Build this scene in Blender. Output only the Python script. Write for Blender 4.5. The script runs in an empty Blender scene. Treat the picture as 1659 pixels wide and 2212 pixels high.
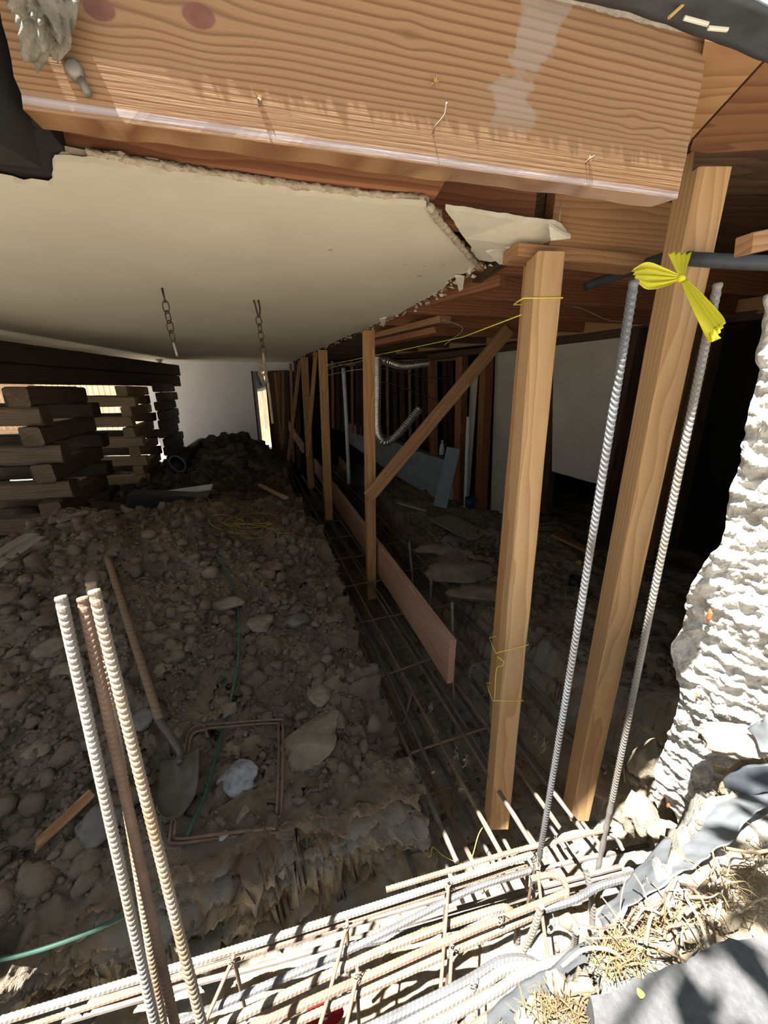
import bpy, bmesh, math, random
import numpy as np
from mathutils import Vector, Matrix, noise
random.seed(7); np.random.seed(7)
V = Vector
sc = bpy.context.scene
COL = sc.collection
# ------------------------------------------------------------------ camera
F, CX, CY, PIT = 800., 829.5, 1106., math.radians(18.4)
cp, sp = math.cos(PIT), math.sin(PIT)
cam = bpy.data.cameras.new('camera'); cam.sensor_fit = 'VERTICAL'; cam.sensor_height = 36; cam.lens = 36*F/2212
cam.clip_start = .02
co = bpy.data.objects.new('camera', cam); COL.objects.link(co); co.rotation_euler = (math.pi/2-PIT, 0, 0); sc.camera = co
def ray(x, y):
    u = x-CX; v = CY-y
    return V((u, F*cp+v*sp, v*cp-F*sp))
def atY(x, y, Y): r = ray(x, y); return r*(Y/r.y)
def atZ(x, y, Z): r = ray(x, y); return r*(Z/r.z)
def onP(x, y, P0, P1):                       # vertical plane through two plan points
    r = ray(x, y); d = (P1[0]-P0[0], P1[1]-P0[1]); n = (-d[1], d[0])
    return r*((n[0]*P0[0]+n[1]*P0[1])/(n[0]*r.x+n[1]*r.y))
UD = V((-.33, .945, 0)).normalized()          # along the trench
VD = V((.974, .225, 0)).normalized()          # along the front beam
# ------------------------------------------------------------------ materials
def newmat(name):
    m = bpy.data.materials.new(name); m.use_nodes = True
    nt = m.node_tree; nt.nodes.clear()
    out = nt.nodes.new('ShaderNodeOutputMaterial'); b = nt.nodes.new('ShaderNodeBsdfPrincipled')
    nt.links.new(b.outputs[0], out.inputs[0])
    return m, nt, b
def N(nt, t, **k):
    n = nt.nodes.new(t)
    for a, v in k.items():
        if a.startswith('i_'):
            key = a[2:]; key = int(key) if key.isdigit() else key.replace('_', ' ')
            n.inputs[key].default_value = v
        else: setattr(n, a, v)
    return n
def mth(nt, op, a, b=None, c=None):
    n = nt.nodes.new('ShaderNodeMath'); n.operation = op
    for i, x in enumerate((a, b, c)):
        if x is None: continue
        if isinstance(x, (int, float)): n.inputs[i].default_value = x
        else: nt.links.new(x, n.inputs[i])
    return n.outputs[0]
def ramp(nt, fac, stops):
    r = nt.nodes.new('ShaderNodeValToRGB'); e = r.color_ramp.elements
    while len(e) < len(stops): e.new(.5)
    for el, (p, c) in zip(e, stops): el.position = p; el.color = (*c, 1)
    nt.links.new(fac, r.inputs[0]); return r.outputs[0]
def mixc(nt, fac, a, b, mode='MIX'):
    n = nt.nodes.new('ShaderNodeMix'); n.data_type = 'RGBA'; n.blend_type = mode
    for i, x in ((0, fac), (6, a), (7, b)):
        if isinstance(x, (int, float)): n.inputs[i].default_value = x
        elif isinstance(x, tuple): n.inputs[i].default_value = (*x, 1)
        else: nt.links.new(x, n.inputs[i])
    return n.outputs[2]
def coords(nt, scale=(1, 1, 1), rnd=True):
    tc = nt.nodes.new('ShaderNodeTexCoord'); mp = nt.nodes.new('ShaderNodeMapping'); mp.inputs[3].default_value = scale
    nt.links.new(tc.outputs['Object'], mp.inputs[0])
    if rnd:
        oi = nt.nodes.new('ShaderNodeObjectInfo'); s = mth(nt, 'MULTIPLY', oi.outputs['Random'], 37.)
        cx = nt.nodes.new('ShaderNodeCombineXYZ')
        for i in range(3): nt.links.new(s, cx.inputs[i])
        nt.links.new(cx.outputs[0], mp.inputs[1])
    return mp.outputs[0], tc.outputs['Object']
def noi(nt, vec, scale, det=4, rough=.55, dist=0):
    n = nt.nodes.new('ShaderNodeTexNoise'); n.inputs['Scale'].default_value = scale; n.inputs['Detail'].default_value = det
    n.inputs['Roughness'].default_value = rough; n.inputs['Distortion'].default_value = dist
    nt.links.new(vec, n.inputs['Vector']); return n.outputs['Fac']
def bump(nt, b, h, strength=.3, dist=.01):
    n = nt.nodes.new('ShaderNodeBump'); n.inputs['Strength'].default_value = strength; n.inputs['Distance'].default_value = dist
    nt.links.new(h, n.inputs['Height']); nt.links.new(n.outputs[0], b.inputs['Normal'])
def wood(name, light, dark, lines=70, rough=.75, stain=(.2, .12, .07), sf=.35, contrast=1., lw=.55):
    m, nt, b = newmat(name)
    v1, obj = coords(nt, (1.6, 9, 9)); v2, _ = coords(nt, (3, 90, 90)); v3, _ = coords(nt, (1.2, 3, 3))
    s = N(nt, 'ShaderNodeSeparateXYZ'); nt.links.new(obj, s.inputs[0])
    wob = noi(nt, v1, 1.0, 2, .5)
    rr = mth(nt, 'ADD', mth(nt, 'MULTIPLY', s.outputs[2], lines), mth(nt, 'MULTIPLY', s.outputs[1], lines*.35))
    rr = mth(nt, 'ADD', rr, mth(nt, 'MULTIPLY', wob, 4.5))
    fr = mth(nt, 'FRACT', rr)
    g = ramp(nt, fr, [(0, light), (lw, tuple(l*.55+d*.45 for l, d in zip(light, dark))), (.93, dark), (1, light)])
    fib = noi(nt, v2, 1., 3, .6)
    c = mixc(nt, mth(nt, 'MULTIPLY', fib, .45*contrast), g, dark, 'MIX')
    st = ramp(nt, noi(nt, v3, 1.6, 4), [(.45, (0, 0, 0)), (.75, (1, 1, 1))])
    c = mixc(nt, mth(nt, 'MULTIPLY', st, sf), c, stain)
    nt.links.new(c, b.inputs['Base Color']); b.inputs['Roughness'].default_value = rough
    b.inputs['Specular IOR Level'].default_value = .25
    bump(nt, b, mth(nt, 'ADD', fib, mth(nt, 'MULTIPLY', fr, .4)), .25, .002)
    return m
def plain(name, c1, c2=None, scale=8, rough=.8, metal=0, bs=.3, bd=.005, det=6, spec=.3):
    m, nt, b = newmat(name); v, _ = coords(nt)
    c2 = c2 or tuple(x*.6 for x in c1)
    n = noi(nt, v, scale, det, .65)
    nt.links.new(ramp(nt, n, [(.3, c2), (.7, c1)]), b.inputs['Base Color'])
    b.inputs['Roughness'].default_value = rough; b.inputs['Metallic'].default_value = metal; b.inputs['Specular IOR Level'].default_value = spec
    if bs: bump(nt, b, n, bs, bd)
    return m
M = {}
M['fir_new'] = wood('fir_new', (.50, .30, .135), (.33, .165, .065), 55, sf=.2, stain=(.34, .18, .08))
M['fir_pale'] = wood('fir_pale', (.60, .40, .21), (.42, .245, .115), 60, sf=.15, stain=(.5, .3, .15))
M['fir_dim'] = wood('fir_dim', (.42, .24, .12), (.26, .13, .06), 60, sf=.4, stain=(.16, .08, .04))
M['fir_red'] = wood('fir_red', (.34, .15, .075), (.19, .07, .035), 55, sf=.4, stain=(.12, .05, .03))
M['rim_red'] = wood('rim_red', (.25, .125, .06), (.14, .06, .03), 45, sf=.45, stain=(.1, .05, .03))
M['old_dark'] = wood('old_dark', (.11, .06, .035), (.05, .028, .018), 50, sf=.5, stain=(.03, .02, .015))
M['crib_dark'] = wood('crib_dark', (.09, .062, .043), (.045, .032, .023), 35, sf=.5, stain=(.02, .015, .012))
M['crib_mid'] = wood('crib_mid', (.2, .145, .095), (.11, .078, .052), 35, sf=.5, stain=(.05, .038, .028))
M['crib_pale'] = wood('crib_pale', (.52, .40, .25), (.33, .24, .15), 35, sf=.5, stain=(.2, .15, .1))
M['form_pink'] = wood('form_pink', (.50, .30, .22), (.36, .2, .14), 30, sf=.3, stain=(.55, .42, .34), contrast=.6)
M['grey_wood'] = wood('grey_wood', (.36, .33, .28), (.2, .18, .15), 40, sf=.3)
def beam_mat():
    m, nt, b = newmat('beam_face'); tc = N(nt, 'ShaderNodeTexCoord'); o = tc.outputs['Object']
    s = N(nt, 'ShaderNodeSeparateXYZ'); nt.links.new(o, s.inputs[0]); x, y, z = s.outputs
    def stretch(a, bb, cc):
        mp = N(nt, 'ShaderNodeMapping'); mp.inputs[3].default_value = (a, bb, cc); nt.links.new(o, mp.inputs[0]); return mp.outputs[0]
    zz = z
    kn = None
    for kx, kz, r in ((.111, .113, .021), (.23, .125, .023), (.93, .10, .010), (.52, .15, .010), (.99, .09, .008)):
        dx = mth(nt, 'DIVIDE', mth(nt, 'SUBTRACT', x, kx), r*1.6); dz = mth(nt, 'DIVIDE', mth(nt, 'SUBTRACT', z, kz), r)
        d2 = mth(nt, 'ADD', mth(nt, 'MULTIPLY', dx, dx), mth(nt, 'MULTIPLY', dz, dz))
        e = mth(nt, 'POWER', 2.718, mth(nt, 'MULTIPLY', d2, -.5))
        zz = mth(nt, 'ADD', zz, mth(nt, 'MULTIPLY', mth(nt, 'MULTIPLY', dz, e), -r*.7))
        if r > .02:
            q = mth(nt, 'POWER', 2.718, mth(nt, 'MULTIPLY', d2, -3.0)); kn = q if kn is None else mth(nt, 'MAXIMUM', kn, q)
    wob = noi(nt, stretch(1.5, 2, 7), 1., 3)
    # rings tighten towards the lower edge
    q = mth(nt, 'SQRT', mth(nt, 'ADD', zz, .03))
    rr = mth(nt, 'ADD', mth(nt, 'MULTIPLY', q, -72.), mth(nt, 'MULTIPLY', wob, 2.6))
    fr = mth(nt, 'FRACT', rr)
    g = ramp(nt, fr, [(0, (.31, .185, .098)), (.5, (.29, .165, .082)), (.84, (.135, .055, .022)), (1, (.29, .175, .09))])
    fib = noi(nt, stretch(6, 200, 200), 1., 3, .6)
    c = mixc(nt, mth(nt, 'MULTIPLY', fib, .4), g, (.24, .13, .065))
    big = ramp(nt, noi(nt, stretch(2, 3, 7), 1.3, 3), [(.4, (0, 0, 0)), (.7, (1, 1, 1))])
    c = mixc(nt, mth(nt, 'MULTIPLY', big, .35), c, (.25, .165, .10))
    kr = ramp(nt, mth(nt, 'ADD', kn, mth(nt, 'MULTIPLY', noi(nt, stretch(40, 40, 40), 1.), .12)), [(.40, (0, 0, 0)), (.52, (1, 1, 1))])
    c = mixc(nt, kr, c, mixc(nt, noi(nt, stretch(50, 50, 50), 1., 3), (.24, .11, .08), (.10, .04, .03)))
    # pale mineral stain right of the middle
    dx = mth(nt, 'DIVIDE', mth(nt, 'SUBTRACT', x, mth(nt, 'ADD', .665, mth(nt, 'MULTIPLY', z, .35))), .05)
    st = mth(nt, 'ADD', mth(nt, 'POWER', 2.718, mth(nt, 'MULTIPLY', mth(nt, 'MULTIPLY', dx, dx), -1.)), mth(nt, 'MULTIPLY', mth(nt, 'SUBTRACT', noi(nt, stretch(9, 9, 16), 1., 6), .5), 2.6))
    st = ramp(nt, st, [(.55, (0, 0, 0)), (.68, (1, 1, 1))])
    zf = ramp(nt, z, [(.05, (0, 0, 0)), (.085, (1, 1, 1))])
    c = mixc(nt, mth(nt, 'MULTIPLY', mth(nt, 'MULTIPLY', st, zf), .42), c, (.33, .30, .28))
    # pale bluish strip along the lower arris
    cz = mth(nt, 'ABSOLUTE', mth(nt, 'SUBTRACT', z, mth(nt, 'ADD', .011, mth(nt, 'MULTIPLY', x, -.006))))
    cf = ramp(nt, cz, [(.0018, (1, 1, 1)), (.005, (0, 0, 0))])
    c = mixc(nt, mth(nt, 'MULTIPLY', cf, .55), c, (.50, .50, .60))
    nt.links.new(c, b.inputs['Base Color']); b.inputs['Roughness'].default_value = .7; b.inputs['Specular IOR Level'].default_value = .25
    bump(nt, b, mth(nt, 'ADD', mth(nt, 'MULTIPLY', fr, -.7), fib), .4, .002)
    return m
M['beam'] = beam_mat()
def plaster():
    m, nt, b = newmat('ceiling_paint'); v, _ = coords(nt, rnd=False)
    n = noi(nt, v, 3, 5); f = noi(nt, v, 60, 6, .7)
    c = ramp(nt, n, [(.3, (.62, .565, .45)), (.7, (.68, .63, .51))])
    sp_ = ramp(nt, noi(nt, v, 26, 3), [(.74, (0, 0, 0)), (.78, (1, 1, 1))])
    c = mixc(nt, mth(nt, 'MULTIPLY', sp_, .5), c, (.4, .34, .25))
    nt.links.new(c, b.inputs['Base Color']); b.inputs['Roughness'].default_value = .85; b.inputs['Specular IOR Level'].default_value = .15; bump(nt, b, f, .12, .002); return m
M['ceil'] = plaster()
M['core'] = plain('plaster_core', (.62, .55, .45), (.28, .2, .13), 45, bs=1, bd=.01)
M['flap'] = plain('plaster_flap', (.72, .68, .58), (.6, .55, .45), 12, bs=.3)
M['white_wall'] = plain('white_wall', (.72, .72, .73), (.64, .64, .66), 2.5, bs=.05)
M['drywall'] = plain('drywall', (.50, .46, .39), (.40, .36, .30), 3, bs=.05)
def soil(name, tint=1., strat=True):
    m, nt, b = newmat(name); tc = N(nt, 'ShaderNodeTexCoord'); o = tc.outputs['Object']
    n1 = noi(nt, o, 3., 6, .6); n2 = noi(nt, o, 30, 6, .7); n3 = noi(nt, o, 140, 4, .6)
    dark = ramp(nt, n1, [(.3, tuple(x*tint for x in (.072, .056, .042))), (.55, tuple(x*tint for x in (.13, .104, .078))), (.75, tuple(x*tint for x in (.19, .155, .115)))])
    if strat:
        s = N(nt, 'ShaderNodeSeparateXYZ'); nt.links.new(o, s.inputs[0])
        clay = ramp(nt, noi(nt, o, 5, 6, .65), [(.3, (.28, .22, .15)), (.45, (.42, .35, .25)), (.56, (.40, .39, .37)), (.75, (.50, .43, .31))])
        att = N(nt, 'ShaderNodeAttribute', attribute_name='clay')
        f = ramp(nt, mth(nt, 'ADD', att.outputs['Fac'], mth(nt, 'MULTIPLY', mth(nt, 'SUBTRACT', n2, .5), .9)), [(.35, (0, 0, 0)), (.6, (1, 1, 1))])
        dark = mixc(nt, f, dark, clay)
    c = mixc(nt, mth(nt, 'MULTIPLY', n2, .4), dark, tuple(x*tint for x in (.06, .048, .036)))
    nt.links.new(c, b.inputs['Base Color']); b.inputs['Roughness'].default_value = .95; b.inputs['Specular IOR Level'].default_value = .1
    bump(nt, b, mth(nt, 'ADD', mth(nt, 'MULTIPLY', n2, 1.5), mth(nt, 'MULTIPLY', n3, .5)), .7, .02); return m
M['soil'] = soil('soil', 1.75); M['clod'] = soil('clod_soil', 2.0, False); M['blacksoil'] = soil('black_soil', .8, False)
M['rock'] = plain('tan_rock', (.29, .25, .19), (.15, .12, .09), 12, bs=.7, bd=.02)
M['rock_grey'] = plain('grey_rock', (.21, .20, .185), (.11, .105, .095), 14, bs=.7, bd=.02)
M['rock_white'] = plain('white_rock', (.46, .47, .50), (.16, .16, .17), 30, bs=.6, bd=.01)
M['concrete'] = plain('rough_concrete', (.74, .73, .71), (.42, .38, .32), 22, bs=1., bd=.03, det=10)
M['stucco'] = plain('stucco', (.40, .36, .29), (.16, .14, .11), 30, bs=1., bd=.02, det=10)
M['stem'] = plain('stem_wall_concrete', (.36, .39, .41), (.2, .22, .235), 6, bs=.5, bd=.02)
M['steel'] = plain('rebar_steel', (.20, .21, .235), (.13, .12, .11), 9, rough=.5, metal=.55, bs=.2, bd=.001)
M['steel_bright'] = plain('rebar_bright', (.27, .27, .275), (.20, .165, .125), 7, rough=.5, metal=.35, bs=.2, bd=.001)
M['steel_rust'] = plain('rebar_rust', (.25, .165, .12), (.15, .10, .075), 14, rough=.8, metal=.2, bs=.3, bd=.001)
M['steel_dull'] = plain('rebar_dull', (.24, .22, .20), (.14, .115, .095), 12, rough=.65, metal=.5, bs=.2, bd=.001)
M['rib_pale'] = plain('rebar_mixed', (.27, .25, .215), (.20, .125, .065), 10, rough=.55, metal=.4, bs=.2, bd=.001)
M['wire'] = plain('tie_wire', (.55, .53, .5), (.35, .3, .26), 30, rough=.5, metal=.5, bs=0)
M['chain'] = plain('chain_steel', (.09, .075, .055), (.05, .04, .03), 40, rough=.5, metal=.7, bs=0)
M['yellow'] = plain('yellow_string', (.80, .72, .10), (.7, .6, .08), 30, rough=.6, bs=0)
M['ochre'] = plain('ochre_string', (.42, .28, .06), (.3, .2, .04), 30, rough=.7, bs=0)
M['green'] = plain('green_hose', (.06, .14, .105), (.035, .09, .07), 30, rough=.5, bs=0)
M['black'] = plain('black_plastic', (.02, .02, .022), (.01, .01, .011), 10, rough=.45, bs=.2)
M['void'] = plain('dark_felt', (.022, .019, .017), (.012, .01, .009), 6, bs=.3)  # near-black colour puts the shade of the empty voids into the surface
M['flash'] = plain('black_flashing', (.075, .085, .10), (.03, .035, .042), 9, rough=.5, bs=.4, bd=.004)
M['membrane'] = plain('grey_membrane', (.13, .138, .15), (.07, .077, .085), 10, rough=.6, bs=.4, bd=.005)
M['asphalt'] = plain('asphalt', (.095, .097, .102), (.055, .057, .06), 90, rough=.9, bs=.6, bd=.004)
M['straw'] = plain('straw', (.24, .18, .09), (.09, .062, .034), 9, bs=0)
M['root'] = plain('root', (.34, .27, .17), (.15, .10, .06), 16, bs=.4)
M['handle'] = wood('shovel_handle', (.30, .21, .14), (.19, .13, .085), 60)
M['blade'] = plain('shovel_blade', (.20, .185, .165), (.10, .09, .08), 18, rough=.55, metal=.5, bs=.3, bd=.002)
M['duct'] = plain('foil_duct', (.62, .60, .54), (.40, .38, .34), 12, rough=.3, metal=.85, bs=0)
M['bluegrey'] = plain('blue_grey_board', (.25, .30, .32), (.19, .23, .245), 6, bs=.1)
M['whiteboard'] = plain('white_board', (.68, .67, .65), (.5, .5, .48), 8)
M['fence'] = wood('fence_board', (.55, .40, .28), (.38, .24, .14), 25)
M['patio'] = plain('pale_ground', (.30, .27, .225), (.23, .205, .17), 3)
M['out_ground'] = plain('outside_gravel', (.50, .49, .46), (.22, .2, .18), 14, bs=.6, bd=.03)
M['porcelain'] = plain('cream_porcelain', (.66, .62, .5), (.55, .5, .4), 8, rough=.4, bs=0)
M['cup'] = plain('blue_cup', (.02, .04, .09), (.015, .03, .07), 8, rough=.5, bs=0)
M['red'] = plain('red_plastic', (.45, .02, .03), (.25, .01, .015), 10, rough=.35, bs=.3)
M['label_white'] = plain('white_print', (.75, .7, .7), (.7, .65, .65), 8, bs=0)
M['orange'] = plain('orange_paint', (.80, .12, .04), (.6, .07, .03), 40, bs=.3)
M['pvc'] = plain('white_pipe', (.62, .64, .66), (.5, .5, .52), 8, rough=.5, bs=0)
M['leaf'] = plain('leaf', (.08, .2, .03), (.04, .1, .02), 8, bs=0)
M['weed'] = plain('dry_leaf', (.7, .66, .2), (.5, .45, .12), 8, bs=0)
def tape_mat():
    m, nt, b = newmat('yellow_tape'); b.inputs['Base Color'].default_value = (.86, .80, .04, 1); b.inputs['Roughness'].default_value = .35
    tr = N(nt, 'ShaderNodeBsdfTranslucent'); tr.inputs[0].default_value = (.9, .85, .05, 1)
    mx = N(nt, 'ShaderNodeMixShader'); mx.inputs[0].default_value = .35
    out = [n for n in nt.nodes if n.type == 'OUTPUT_MATERIAL'][0]
    nt.links.new(b.outputs[0], mx.inputs[1]); nt.links.new(tr.outputs[0], mx.inputs[2]); nt.links.new(mx.outputs[0], out.inputs[0]); return m
M['tape'] = tape_mat()
# ------------------------------------------------------------------ object helpers
def mk(name, verts, faces, mat, parent=None, smooth=False, loc=None):
    me = bpy.data.meshes.new(name); me.from_pydata([tuple(v) for v in verts], [], faces); me.update()
    if smooth: me.polygons.foreach_set('use_smooth', [True]*len(me.polygons))
    me.materials.append(M[mat]); o = bpy.data.objects.new(name, me); COL.objects.link(o)
    if parent: o.parent = parent
    if loc is not None: o.location = loc
    return o
def tag(o, label, cat, group=None, kind=None):
    if label: o['label'] = label
    if cat: o['category'] = cat
    if group: o['group'] = group
    if kind: o['kind'] = kind
    return o
def struct(o, label=None):
    o['kind'] = 'structure'
    if label: o['label'] = label
    o['category'] = o.name.split('_')[0]
    return o
def empty(name, loc, label, cat, group=None):
    o = bpy.data.objects.new(name, None); COL.objects.link(o); o.location = loc; o.empty_display_size = .05
    return tag(o, label, cat, group)
def frame(d, up=V((0, 0, 1))):
    x = d.normalized(); 
    if abs(x.dot(up.normalized())) > .98: up = V((0, 1, 0)) if abs(x.y) < .9 else V((1, 0, 0))
    z = (up - x*up.dot(x)).normalized(); y = z.cross(x)
    return Matrix((x, y, z)).transposed()
def timber(name, p0, p1, w, h, mat, up=V((0, 0, 1)), parent=None, bev=.002, wob=.0, cut0=0, cut1=0, rough_end=0, nseg=None):
    """box from p0 to p1 (centre line); w sideways, h along up; local X = length.  wob = waney wandering of the edges"""
    p0, p1 = V(p0), V(p1); d = p1-p0; L = d.length; R = frame(d, V(up))
    n = nseg or (max(2, int(L/.06)) if wob else 1)
    n = min(n, 60)
    vs, fs = [], []; b = min(bev, w*.2, h*.2); sd = random.random()*50
    for i in range(n+1):
        x = L*i/n; k = 0
        ring = [(-w/2+b, -h/2), (w/2-b, -h/2), (w/2, -h/2+b), (w/2, h/2-b), (w/2-b, h/2), (-w/2+b, h/2), (-w/2, h/2-b), (-w/2, -h/2+b)]
        for j, (y, z) in enumerate(ring):
            xx = x
            if i == 0: xx += cut0*(z/h+.5)
            if i == n: xx += cut1*(z/h+.5)
            if wob:
                cy = 1 if y > 0 else -1; cz = 1 if z > 0 else -1
                y += wob*noise.noise((x*4+sd, cy*3.1, cz*2.)); z += wob*noise.noise((x*4+sd+9, cz*3.1, cy*2.))
            if rough_end and i in (0, n): xx += rough_end*(random.random()-.5)
            vs.append((xx, y, z))
    for i in range(n):
        for j in range(8):
            a = i*8+j; c = i*8+(j+1) % 8; fs.append((a, a+8, c+8, c))
    fs.append(tuple(range(8))); fs.append(tuple(range((n+1)*8-1, n*8-1, -1)))
    o = mk(name, vs, fs, mat, parent)
    o.matrix_local = Matrix.Translation(p0) @ R.to_4x4()
    return o
def smoothpath(pts, n=8):
    pts = [V(p) for p in pts]
    if len(pts) < 3 or n < 2: return pts
    out = []
    P = [pts[0]*2-pts[1]]+pts+[pts[-1]*2-pts[-2]]
    for i in range(1, len(P)-2):
        for k in range(n):
            t = k/n; a, b, c, d = P[i-1:i+3]
            out.append(.5*((2*b)+(c-a)*t+(2*a-5*b+4*c-d)*t*t+(3*b-a-3*c+d)*t*t*t))
    out.append(pts[-1]); return out
def tubeverts(path, rad, seg=8, vs=None, fs=None, cap=True, radf=None, offf=None, closed=False):
    vs = [] if vs is None else vs; fs = [] if fs is None else fs
    base = len(vs); n = len(path); t0 = (path[1]-path[0]).normalized()
    R = frame(t0); nrm = R.col[1].copy(); s = 0; pt = t0; LT = sum((path[i+1]-path[i]).length for i in range(n-1))
    for i, p in enumerate(path):
        if closed: t = (path[(i+1) % n]-path[i-1]).normalized()
        else: t = (path[min(i+1, n-1)]-path[max(i-1, 0)]).normalized()
        nrm = (nrm - t*nrm.dot(t)).normalized(); bi = t.cross(nrm)
        if i: s += (path[i]-path[i-1]).length
        for j in range(seg):
            a = 2*math.pi*j/seg
            r = rad*(radf(s, a) if radf else 1)
            q = p + (nrm*math.cos(a)+bi*math.sin(a))*r
            if offf: q = q + t*offf(s, a)*max(0, min(1, (s-.006)/.012, (LT-s-.006)/.012))
            vs.append(q)
    m = n if closed else n-1
    for i in range(m):
        for j in range(seg):
            a = base+i*seg+j; b = base+i*seg+(j+1) % seg; c = base+((i+1) % n)*seg+(j+1) % seg; d = base+((i+1) % n)*seg+j
            fs.append((a, b, c, d))
    if cap and not closed:
        fs.append(tuple(base+j for j in range(seg-1, -1, -1))); fs.append(tuple(base+(n-1)*seg+j for j in range(seg)))
    return vs, fs
def tube(name, pts, rad, mat, seg=8, sm=6, parent=None, **k):
    path = smoothpath(pts, sm) if sm > 1 else [V(p) for p in pts]
    o0 = path[0].copy(); vs, fs = tubeverts([p-o0 for p in path], rad, seg, **k)
    o = mk(name, vs, fs, mat, parent, True, o0); return o
def resample(path, steps):
    """steps(distance_point)->step length"""
    out = [path[0]]; i = 0; cur = path[0].copy(); 
    while i < len(path)-1:
        st = steps(cur); rem = st
        while i < len(path)-1:
            seg = (path[i+1]-cur).length
            if seg > rem: cur = cur+(path[i+1]-cur)*(rem/seg); break
            rem -= seg; cur = path[i+1].copy(); i += 1
        else: break
        if i >= len(path)-1: break
        out.append(cur.copy())
    if (out[-1]-path[-1]).length > 1e-5: out.append(path[-1])
    return out
def rebar(name, pts, r, mat, label=None, cat='rebar', group=None, pitch=.013, sm=8, near=1.9, parent=None, loc=None, h=.17, style=0):
    path = smoothpath(pts, sm) if sm > 1 and len(pts) > 2 else [V(p) for p in pts]
    fine = pitch/4
    path = resample(path, lambda p: fine if p.length < near else (.03 if len(pts) > 2 else .2))
    o0 = path[0].copy()
    def rf(s, a):
        k = (s/pitch) % 1; rib = 1 if .2 <= k < .55 else 0
        lon = .10 if abs(math.sin(a)) < .25 else 0
        return 1+max(h*rib, lon)
    of = (lambda s, a: .55*pitch*abs(math.sin(a/1.0+.001))*1.6) if style == 0 else (lambda s, a: .9*pitch*math.cos(a))
    seg = 12 if any(p.length < 1.5 for p in path) else 8
    vs, fs = tubeverts([p-o0 for p in path], r, seg, radf=rf, offf=of)
    o = mk(name, vs, fs, mat, parent, False, o0)
    if label: tag(o, label, cat, group)
    return o
def rock(name, c, size, mat, seed=0, sub=3, amp=.3, flat=1., parent=None, rot=0, fr=1.):
    bm = bmesh.new(); bmesh.ops.create_icosphere(bm, subdivisions=sub, radius=1)
    for v in bm.verts:
        p = v.co.copy(); n1 = noise.noise(p*1.1*fr+V((seed, 0, 0)))*amp*1.3+noise.noise(p*2.7*fr+V((0, seed, 0)))*amp*.6+noise.noise(p*6+V((seed, seed, 0)))*amp*.2
        # facet planes
        v.co = p*(1+n1+.035*noise.fractal(p*7+V((seed, 0, seed)), 1, 2, 4))
    for k in range(7):
        random.seed(seed*31+k); d = V((random.uniform(-1, 1), random.uniform(-1, 1), random.uniform(-1, 1))).normalized(); lim = random.uniform(.66, .85)
        for v in bm.verts:
            q = v.co.dot(d)
            if q > lim: v.co -= d*(q-lim)*.85
    M4 = Matrix.Rotation(rot, 4, 'Z') @ Matrix.Diagonal((size[0], size[1], size[2], 1))
    bm.transform(M4); me = bpy.data.meshes.new(name); bm.to_mesh(me); bm.free(); me.materials.append(M[mat])
    me.polygons.foreach_set('use_smooth', [True]*len(me.polygons))
    o = bpy.data.objects.new(name, me); COL.objects.link(o); o.location = c
    if parent: o.parent = parent
    return o
def slab(name, pts, thick, mat, parent=None, jag=0, step=.03, bothsides=True, up=V((0, 0, 1)), seed=1, sub=0):
    """polygon of 3-D points (roughly flat) with jagged outline, extruded by thick along up"""
    P = []
    n = len(pts)
    for i in range(n):
        a, b = V(pts[i]), V(pts[(i+1) % n]); L = (b-a).length; k = max(1, int(L/step)) if jag else 1
        for j in range(k):
            p = a+(b-a)*j/k
            if jag and j: 
                q = noise.noise_vector(p*23+V((seed, 0, 0)))+.6*noise.noise_vector(p*70); q -= up*q.dot(up); p = p+q*jag
            P.append(p)
    o0 = P[0].copy(); bm = bmesh.new(); vs = [bm.verts.new(p-o0) for p in P]
    f = bm.faces.new(vs); r = bmesh.ops.extrude_face_region(bm, geom=[f])
    for v in [g for g in r['geom'] if isinstance(g, bmesh.types.BMVert)]: v.co += up*thick
    bmesh.ops.triangulate(bm, faces=[f for f in bm.faces if len(f.verts) > 4]); bmesh.ops.recalc_face_normals(bm, faces=bm.faces)
    me = bpy.data.meshes.new(name); bm.to_mesh(me); bm.free(); me.materials.append(M[mat])
    o = bpy.data.objects.new(name, me); COL.objects.link(o); o.location = o0
    if parent: o.parent = parent
    return o
#@@TERRAIN
# ------------------------------------------------------------------ terrain
YL = [-.5, .9, 1.13, 1.41, 1.9, 3.3, 5.37, 7, 9]; XL = [.18, .16, .135, .046, -.14, -.58, -1.31, -1.95, -2.7]
YR = [-.5, 1.0, 1.2, 1.6, 2.1, 2.4, 2.95, 3.4, 5.4, 9]; XR = [1.5, 1.5, 1.38, 1.12, .80, .60, .48, .34, -.2, -1.8]
XF = [-4, -2.0, -1.02, -.65, -.41, .07, .2, 5]; YF = [-.9, .10, .557, .733, .80, 1.02, 1.1, 1.4]
XN = [-3, 0, .28, .45, .62, .80, 1.1, 1.6]; YN = [-.55, .27, .38, .47, .58, .70, .80, .9]
def sm(t): t = np.clip(t, 0, 1); return t*t*(3-2*t)
_G = {}
def vnoise(X, Y, f, seed):
    # smooth value noise on a lattice
    if seed not in _G: _G[seed] = np.random.RandomState(seed).rand(256, 256)
    G = _G[seed]
    x = X*f+100.3; y = Y*f+57.7; xi = np.floor(x).astype(int); yi = np.floor(y).astype(int); u = x-xi; v = y-yi; u = u*u*(3-2*u); v = v*v*(3-2*v)
    g = lambda a, b: G[a % 256, b % 256]
    return (g(xi, yi)*(1-u)+g(xi+1, yi)*u)*(1-v)+(g(xi, yi+1)*(1-u)+g(xi+1, yi+1)*u)*v-.5
def fbm(X, Y, f, seed, o=4, g=.5):
    s = 0; a = 1
    for i in range(o): s = s+a*vnoise(X, Y, f*2**i, seed+i); a *= g
    return s
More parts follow.
